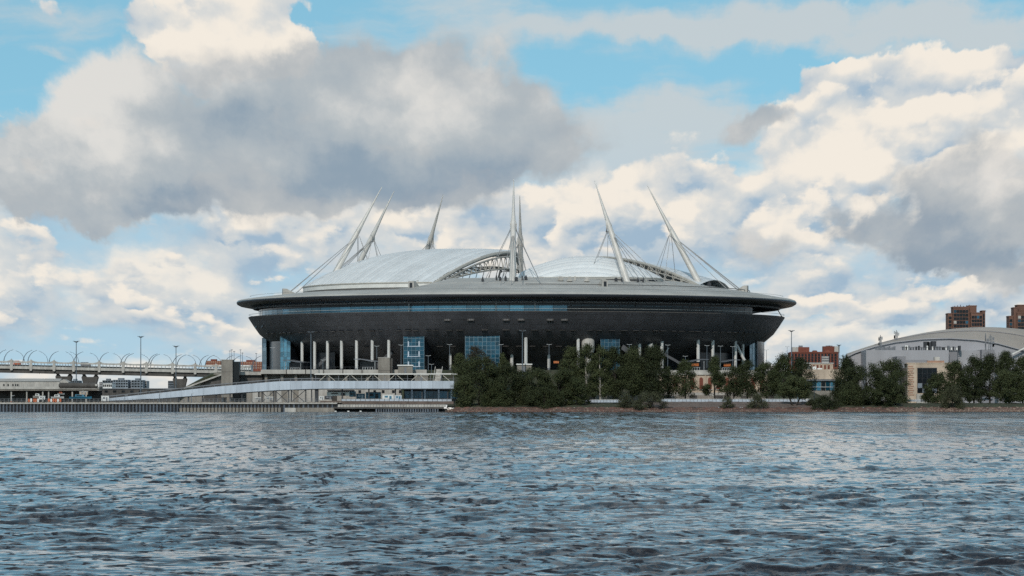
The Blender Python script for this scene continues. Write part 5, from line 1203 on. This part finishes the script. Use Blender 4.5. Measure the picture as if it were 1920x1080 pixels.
for a in (1500, 1551, 1556): part('roof_house', MB().box(X(a, Yt), X(a + 7, Yt), Yt + 8, Yt + 12, Z(651, Yt), Z(647.5, Yt)), M['steel'], rbk)
_w = MB().box(-.7, .7, -.2, .1, -.75, .75).mesh('window', M['glass_dark'])
for i in range(14):
    for j in range(5): inst('window', _w, rbk, (X(1486 + i * 6.2, Yt), Yt, Z(665.5 + j * 5.0, Yt)))
bayw = part('balcony_stack', MB().box(X(1540, Yt), X(1554, Yt), Yt - 2, Yt, Z(686, Yt), Z(668, Yt)), M['arena_wall_dark'], rbk)
for j in range(4): part('balcony', MB().box(X(1541, Yt), X(1553, Yt), Yt - 2.6, Yt - 2, Z(685 - j * 4.6, Yt), Z(683 - j * 4.6, Yt)), M['concrete_light'], bayw)
low2 = thing('arcade_block', 'pale low block with brick-red arches below the red apartment block', 'building', P(1530, 700, 2000))
part('wall', MB().box(X(1506, 2000), X(1562, 2000), 2000, 2012, 3, Z(681.5, 2000)), M['beige'], low2)
for k in range(7): part('arch_window', MB().box(X(1510 + k * 7, 2000), X(1513.6 + k * 7, 2000), 1999.8, 2000.1, Z(694, 2000), Z(684.5, 2000)), M['brick'], low2)
part('cornice', MB().box(X(1505, 2000), X(1563, 2000), 1999.5, 2012.5, Z(681.5, 2000), Z(680.3, 2000)), M['white_paint'], low2)
# high brown towers
def tower_block(wings, Y, label, seed):
    rr = random.Random(seed); o = thing('tower_block', label, 'building', (X(wings[0][0], Y), Y, 3))
    for (a, b, yt, dy, c) in wings:
        x0_, x1_ = X(a, Y), X(b, Y); zt = Z(yt, Y)
        w_ = part('wing', MB().box(x0_, x1_, Y + dy, Y + dy + 16, 3, zt), M['brick_tower'], o)
        part('parapet', MB().box(x0_ - .25, x1_ + .25, Y + dy - .25, Y + dy + 16, zt, zt + 1.0), M['brick_tower'], w_)
        if c == 'plain': continue
        n = max(1, round((b - a) / 6.0)); nf = 10
        for i in range(n):
            for j in range(nf):
                xa = x0_ + .5 + (x1_ - x0_ - 1) * i / n; xb = x0_ + .5 + (x1_ - x0_ - 1) * (i + 1) / n - .25; zz = zt - 1.2 - (j + 1) * 3.1
                part('window', MB().box(xa, xb, Y + dy - .2, Y + dy + .1, zz, zz + 2.35), M['glass_blue' if rr.random() < .06 else ('concrete_light' if rr.random() < .08 else 'glass_dark')], w_)
    return o
tower_block([(1778.5, 1787, 589, 4, 'g'), (1787.3, 1817, 577, 0, 'g'), (1817.3, 1832, 574.5, 3, 'plain'), (1820, 1842, 588, -3, 'g'), (1842.3, 1848, 584, 2, 'g')], 3000, 'brown high-rise with dark glass bays above the tan dome', 1)
t_ = tower_block([(1893, 1901, 594, 4, 'g'), (1901.3, 1909, 578, 2, 'plain'), (1907, 1921, 588, -2, 'g'), (1909.3, 1926, 573, 5, 'plain'), (1926.3, 1944, 582, 0, 'g')], 3000, 'brown high-rise cut off by the right edge of the view', 2)
for k in range(7):
    px = 1790 + k * 5.5; part_o = single('roof_aerial', MB().tube([P(px, 577, 3004), P(px, 573.5 - (k % 3), 3004)], .3, 5).box(P(px, 0, 3004).x - .8, P(px, 0, 3004).x + .8, 3003.5, 3004.5, Z(577, 3004), Z(575.8, 3004)), M['steel_dark'], 'small aerial on the brown high-rise, %s from the left' % ORD[k], 'antenna', P(px, 577, 3004), 'aerials on the brown high-rise')
# park lamp and signpost things
street(1527, 704, 752, 1580, 'double-lantern park lamp between the two big tree groups', True, 'park lamps')
single('white_bollard', MB().tube([P(1496, 758, 1545), P(1496, 740, 1545)], .22, 8), M['white_paint'], 'white post beside the forked small tree', 'post', P(1496, 758, 1545))
single('litter_bin', MB().tube([P(1513, 754, 1552), P(1513, 747, 1552)], [.5, .55], 10), M['white_paint'], 'short white bin right of the forked small tree', 'bin', P(1513, 754, 1552))
car_defs = [(1572, 1588, 'orange', 'orange-red car parked at the gap beside the big tree'), ]
def car(px0, px1, yb, Y, c, label):
    L = X(px1, Y) - X(px0, Y); x0_ = X(px0, Y); z0_ = Z(yb, Y); k_ = L / 4.3; o = thing('parked_car', label, 'car', (x0_ + L / 2, Y, z0_))
    part('body', MB().prism([(x0_, z0_ + .3 * k_), (x0_ + L, z0_ + .3 * k_), (x0_ + L, z0_ + .75 * k_), (x0_ + L * .8, z0_ + .9 * k_), (x0_ + L * .62, z0_ + 1.4 * k_), (x0_ + L * .25, z0_ + 1.42 * k_), (x0_ + L * .05, z0_ + .95 * k_), (x0_, z0_ + .8 * k_)], Y, Y + 1.7 * k_), M[c], o)
    part('window', MB().prism([(x0_ + L * .15, z0_ + .95 * k_), (x0_ + L * .74, z0_ + .92 * k_), (x0_ + L * .6, z0_ + 1.32 * k_), (x0_ + L * .27, z0_ + 1.34 * k_)], Y - .03, Y + .1), M['glass_dark'], o)
    for f_ in (.2, .8): part('wheel', MB().tube([(x0_ + L * f_, Y - .04, z0_ + .3 * k_), (x0_ + L * f_, Y + .2, z0_ + .3 * k_)], .32 * k_, 10), M['steel_dark'], o)
car(1571, 1587, 757.5, 1560, 'orange', 'orange-red car parked at the gap beside the big tree group')
car(1196, 1212, 750, 1580, 'white_paint', 'white car parked behind the two round shoreline bushes')
car(1842, 1862, 752, 1590, 'white_paint', 'white van-like car parked under the far right trees')

# ------------------------------------------------------------------ trees and shrubs
def leaf_mesh(name, clumps, nleaf, size, seed, m_, droop=0.0):
    g = np.random.default_rng(seed)
    c = np.array([q[:3] for q in clumps]); rr = np.array([q[3] for q in clumps]); w = rr ** 2; w /= w.sum()
    idx = g.choice(len(c), nleaf, p=w)
    d = g.normal(size=(nleaf, 3)); d /= np.linalg.norm(d, axis=1)[:, None]
    rad = rr[idx] * (g.random(nleaf) ** .45) * (1 + .18 * g.normal(size=nleaf))
    p = c[idx] + d * rad[:, None] * np.array([1, 1, .85])
    n = d * .8 + g.normal(size=(nleaf, 3)) * .7 + np.array([0, 0, .35]); n /= np.linalg.norm(n, axis=1)[:, None]
    t = np.cross(n, g.normal(size=(nleaf, 3))); t /= np.linalg.norm(t, axis=1)[:, None]; b = np.cross(n, t)
    sz = size * (.55 + .9 * g.random(nleaf))[:, None]
    v = np.stack([p - t * sz * .5, p + b * sz * .32, p + t * sz * .55, p - b * sz * .3], 1).reshape(-1, 3)
    me = bpy.data.meshes.new(name); me.vertices.add(len(v)); me.vertices.foreach_set('co', v.ravel())
    me.loops.add(nleaf * 4); me.loops.foreach_set('vertex_index', np.arange(nleaf * 4, dtype=np.int32))
    me.polygons.add(nleaf); me.polygons.foreach_set('loop_start', np.arange(nleaf, dtype=np.int32) * 4)
    me.update(calc_edges=True); me.materials.append(m_); return me
TC_ = [0]
def tree(px, yb, yt, wpx, Y, label, kind='round', lm='leaf_dark', name='tree', grp=None, dens=1.0, cat='tree', bark='bark'):
    TC_[0] += 1; seed = 100 + TC_[0] * 7; g = np.random.default_rng(seed)
    base_ = P(px, yb, Y); H = (yb - yt) * s(Y) * (.93 if kind in ('tall', 'cone', 'round') else 1.0); W = wpx * s(Y) / 2 * (1.35 if kind in ('tall', 'cone') else 1.2)
    o = thing(name, label, cat, base_, grp)
    cl = []; forks = []
    if kind == 'round': z0f, z1f, n = .10, .93, 48
    elif kind == 'tall': z0f, z1f, n = .13, .97, 50
    elif kind == 'cone': z0f, z1f, n = .16, .95, 40
    elif kind == 'bush': z0f, z1f, n = .12, .84, 36
    elif kind == 'fork': z0f, z1f, n = .38, .9, 26
    else: z0f, z1f, n = .3, .95, 40
    ph = g.random(4) * 6.28
    for k in range(n):
        f_ = (k + g.random()) / n; th = g.random() * 6.28
        if kind == 'cone': prof = 1.05 * (1 - f_) ** .75 + .08
        elif kind == 'tall': prof = math.sin(math.pi * (.16 + .80 * f_)) ** .7
        elif kind == 'bush': prof = math.sin(math.pi * (.32 + .60 * f_)) ** .7
        else: prof = math.sin(math.pi * (.2 + .72 * f_)) ** .55
        rmax = W * prof * (1 + .16 * math.sin(th * 2 + ph[0]) + .14 * math.sin(th * 3 + ph[1] + 3 * f_))
        cr_ = min(W, H * (.4 if kind != 'bush' else .7)) * (.24 + .17 * g.random()) * (.75 if kind == 'cone' else 1)
        r_ = max(0, rmax - cr_ * .6) * (g.random() ** .42)
        cl.append((r_ * math.cos(th), r_ * math.sin(th) * .9, H * (z0f + (z1f - z0f) * f_) , cr_))
    size = .46 if kind != 'bush' else .36
    nl = int(np.clip(dens * 105.0 * W * H, 2500, 24000))
    if kind == 'bare': nl = int(nl * .35); size = .42
    me = leaf_mesh('crown', cl, nl, size, seed + 1, M[lm]); cr2 = bpy.data.objects.new('crown', me); link(cr2, o)
    tb = MB(); tr0 = max(.12, H * .016) * (1.2 if kind == 'round' else 1)
    if kind == 'fork':
        for sx in (-1, 1): tb.tube([base_ + Vector((sx * .15, 0, -.3)), base_ + Vector((sx * W * .12, 0, H * .14)), base_ + Vector((sx * W * .38, 0, H * .45)), base_ + Vector((sx * W * .5, .2, H * .7))], [.42, .36, .25, .08], 7)
    else:
        bend = g.normal(0, .02, 2) * H
        tb.tube([base_ - Vector((0, 0, .4)), base_ + Vector((bend[0] * .5, bend[1] * .5, H * .3)), base_ + Vector((bend[0], bend[1], H * .62)), base_ + Vector((bend[0] * 1.3, bend[1], H * .93))], [tr0 * 1.3, tr0, tr0 * .6, tr0 * .12], 7)
        for k in range(9):
            q = cl[int(g.integers(len(cl)))]; h0 = max(.12 * H, q[2] * .62); tb.tube([base_ + Vector((bend[0] * h0 / H, bend[1] * h0 / H, h0)), base_ + Vector((q[0] * .5, q[1] * .5, h0 + (q[2] - h0) * .62)), base_ + Vector(q[:3])], [tr0 * .5, tr0 * .3, .03], 5)
    part('trunk', tb, M[bark], o, 50)
    return o
G1 = 'dense trees on the point in front of the stadium'; G2 = 'row of riverside trees in front of the stadium'; G3 = 'shoreline bushes'; G4 = 'trees in front of the sports hall'
# the dense point
tree(898, 768, 660, 100, 1538, 'big dark round tree at the left end of the point, hiding the footbridge end', 'round', grp=G1, dens=1.25)
tree(870, 770, 700, 50, 1532, 'lower dark tree hanging to the grass at the very left of the point', 'round', 'leaf_mid', grp=G1, dens=1.2)
tree(948, 766, 676, 84, 1540, 'dark broad tree second from the left on the point', 'round', grp=G1, dens=1.25)
tree(1000, 766, 684, 84, 1540, 'dark broad tree below the central white-roofed kiosk', 'round', 'leaf_mid', grp=G1, dens=1.2)
tree(1048, 765, 688, 80, 1540, 'dark low tree in the middle right of the point', 'round', grp=G1, dens=1.2)
tree(1082, 763, 702, 54, 1541, 'rounded dark tree at the right end of the point', 'round', grp=G1, dens=1.2)
tree(925, 769, 722, 60, 1533, 'low dark thicket under the big left trees of the point', 'bush', grp=G1, dens=1.3, name='shrub', cat='shrub')
tree(1020, 768, 722, 74, 1533, 'low dark thicket in the middle of the point', 'bush', grp=G1, dens=1.3, name='shrub', cat='shrub')
tree(892, 712, 648, 44, 1610, 'thin brownish half-bare tree in front of the widest blue glass tower', 'bare', 'leaf_brown', dens=1.6)
tree(862, 712, 660, 34, 1612, 'small dull green tree left of the half-bare tree', 'tall', 'leaf_mid', dens=.7)
tree(942, 712, 658, 28, 1612, 'slim dark conifer right of the widest blue glass tower', 'cone', 'leaf_mid', dens=.8)
tree(915, 712, 668, 30, 1613, 'small thin tree beside the slim dark conifer', 'tall', 'leaf_brown', dens=.6)
# the row
tree(1072, 752, 646, 46, 1572, 'leafy tree at the left end of the riverside row', 'tall', 'leaf_mid', grp=G2)
tree(1101, 752, 637, 44, 1570, 'pale-stemmed birch below the white ventilation drum', 'tall', 'leaf_mid', grp=G2, dens=.75, bark='birch_bark')
tree(1126, 752, 644, 42, 1570, 'slim birch with white stem, second birch of the row', 'tall', 'leaf_mid', grp=G2, dens=.75, bark='birch_bark')
tree(1152, 751, 645, 54, 1574, 'bushy tree in front of the green-blue glass box', 'tall', 'leaf_dark', grp=G2)
tree(1186, 751, 646, 58, 1572, 'bushy tree before the sloping dark stairs', 'tall', 'leaf_mid', grp=G2)
tree(1226, 750, 645, 58, 1570, 'tall full tree at the leaning white stub', 'tall', 'leaf_dark', grp=G2, dens=1.1)
tree(1252, 750, 684, 32, 1576, 'narrow tree just right of the tallest full tree', 'tall', 'leaf_mid', grp=G2, dens=.7)
tree(1285, 750, 672, 46, 1572, 'loose open tree left of the cream arched window', 'tall', 'leaf_dark', grp=G2, dens=.8)
tree(1340, 750, 662, 48, 1572, 'pointed tree right of the cream arched window', 'cone', 'leaf_dark', grp=G2, dens=.85)
tree(1376, 750, 684, 44, 1574, 'open tree below the right-hand orange screen', 'tall', 'leaf_dark', grp=G2, dens=.8)
tree(1402, 750, 672, 44, 1572, 'dark tree below the braced white pillars', 'tall', 'leaf_dark', grp=G2, dens=.8)
tree(1437, 750, 676, 48, 1574, 'dark tree below the right corner of the stadium', 'tall', 'leaf_dark', grp=G2, dens=.95)
tree(1470, 750, 661, 50, 1572, 'tall dark tree left of the right floodlight post', 'tall', 'leaf_dark', grp=G2)
tree(1500, 751, 668, 46, 1573, 'dark tree at the right end of the riverside row', 'tall', 'leaf_dark', grp=G2)
tree(1490, 768, 703, 58, 1534, 'small forked tree with two bare stems on the stony bank', 'fork', 'leaf_mid', dens=1.1)
# bushes on the bank
tree(1172, 771, 737, 38, 1526, 'loose round bush at the water, left of the largest bush', 'bush', 'leaf_bush', 'bush', G3, 1.0, 'bush')
tree(1224, 771.5, 732, 56, 1525, 'largest round bush at the water in front of the row of trees', 'bush', 'leaf_bush', 'bush', G3, 1.1, 'bush')
tree(1362, 770.5, 741, 24, 1526, 'smallest upright bush on the paved bank', 'bush', 'leaf_bush', 'bush', G3, 1.0, 'bush')
tree(1420, 771, 736, 38, 1526, 'round bush on the paved bank left of the forked tree', 'bush', 'leaf_bush', 'bush', G3, 1.1, 'bush')
tree(1548, 771.5, 739, 50, 1525, 'wide dark bush right of the forked tree', 'bush', 'leaf_dark', 'bush', G3, 1.2, 'bush')
tree(1520, 764, 748, 20, 1534, 'little low bush between forked tree and wide dark bush', 'bush', 'leaf_bush', 'bush', G3, 1.0, 'bush')
# right-hand groups
tree(1585, 764, 664, 52, 1556, 'tall dark tree at the left of the big group before the sports hall', 'tall', grp=G4)
tree(1622, 769, 676, 96, 1538, 'broad dark willow-like tree, largest of the big right group', 'round', 'leaf_dark', grp=G4, dens=1.25)
tree(1672, 766, 666, 62, 1548, 'tall dark tree at the right end of the big group', 'round', 'leaf_dark', grp=G4, dens=1.25)
tree(1652, 769, 706, 70, 1534, 'lower dark tree in front of the big right group', 'round', 'leaf_dark', grp=G4, dens=1.2)
tree(1602, 769, 716, 56, 1533, 'low dark shrub mass at the foot of the big right group', 'bush', 'leaf_dark', 'shrub', G4, 1.3, 'shrub')
tree(1757, 758, 694, 48, 1552, 'rounded dark tree right of the tall glazed bay', 'round', 'leaf_dark', grp=G4, dens=1.2)
tree(1790, 754, 672, 46, 1572, 'dark tree before the dark grey annex of the sports hall', 'tall', 'leaf_dark', grp=G4)
tree(1826, 754, 664, 46, 1570, 'tall dark tree below the tall lattice antenna', 'tall', 'leaf_dark', grp=G4)
tree(1856, 754, 660, 46, 1572, 'tall dark tree with jagged top near the right edge', 'tall', 'leaf_dark', grp=G4)
tree(1886, 754, 654, 44, 1570, 'highest dark tree of the right-hand row', 'tall', 'leaf_dark', grp=G4)
tree(1918, 754, 664, 48, 1572, 'dark tree cut by the right edge of the view', 'tall', 'leaf_dark', grp=G4)
tree(1786, 771, 719, 50, 1528, 'round mid-green bush leaning over the rubble below the sports hall', 'bush', 'leaf_bush', 'bush', G3, 1.25, 'bush')
tree(1818, 758, 700, 50, 1560, 'darker filler tree behind the mid-green bush', 'round', 'leaf_dark', grp=G4)
tree(1893, 758, 688, 58, 1546, 'lighter rounded willow near the right edge', 'round', 'leaf_mid', grp=G4, dens=1.25)
tree(1932, 758, 694, 50, 1544, 'lighter willow at the very right edge', 'round', 'leaf_mid', grp=G4, dens=1.2)
tree(1740, 757, 735, 26, 1552, 'small shrub beside the porch of the cream corner building', 'bush', 'leaf_dark', 'shrub', None, 1.0, 'shrub')
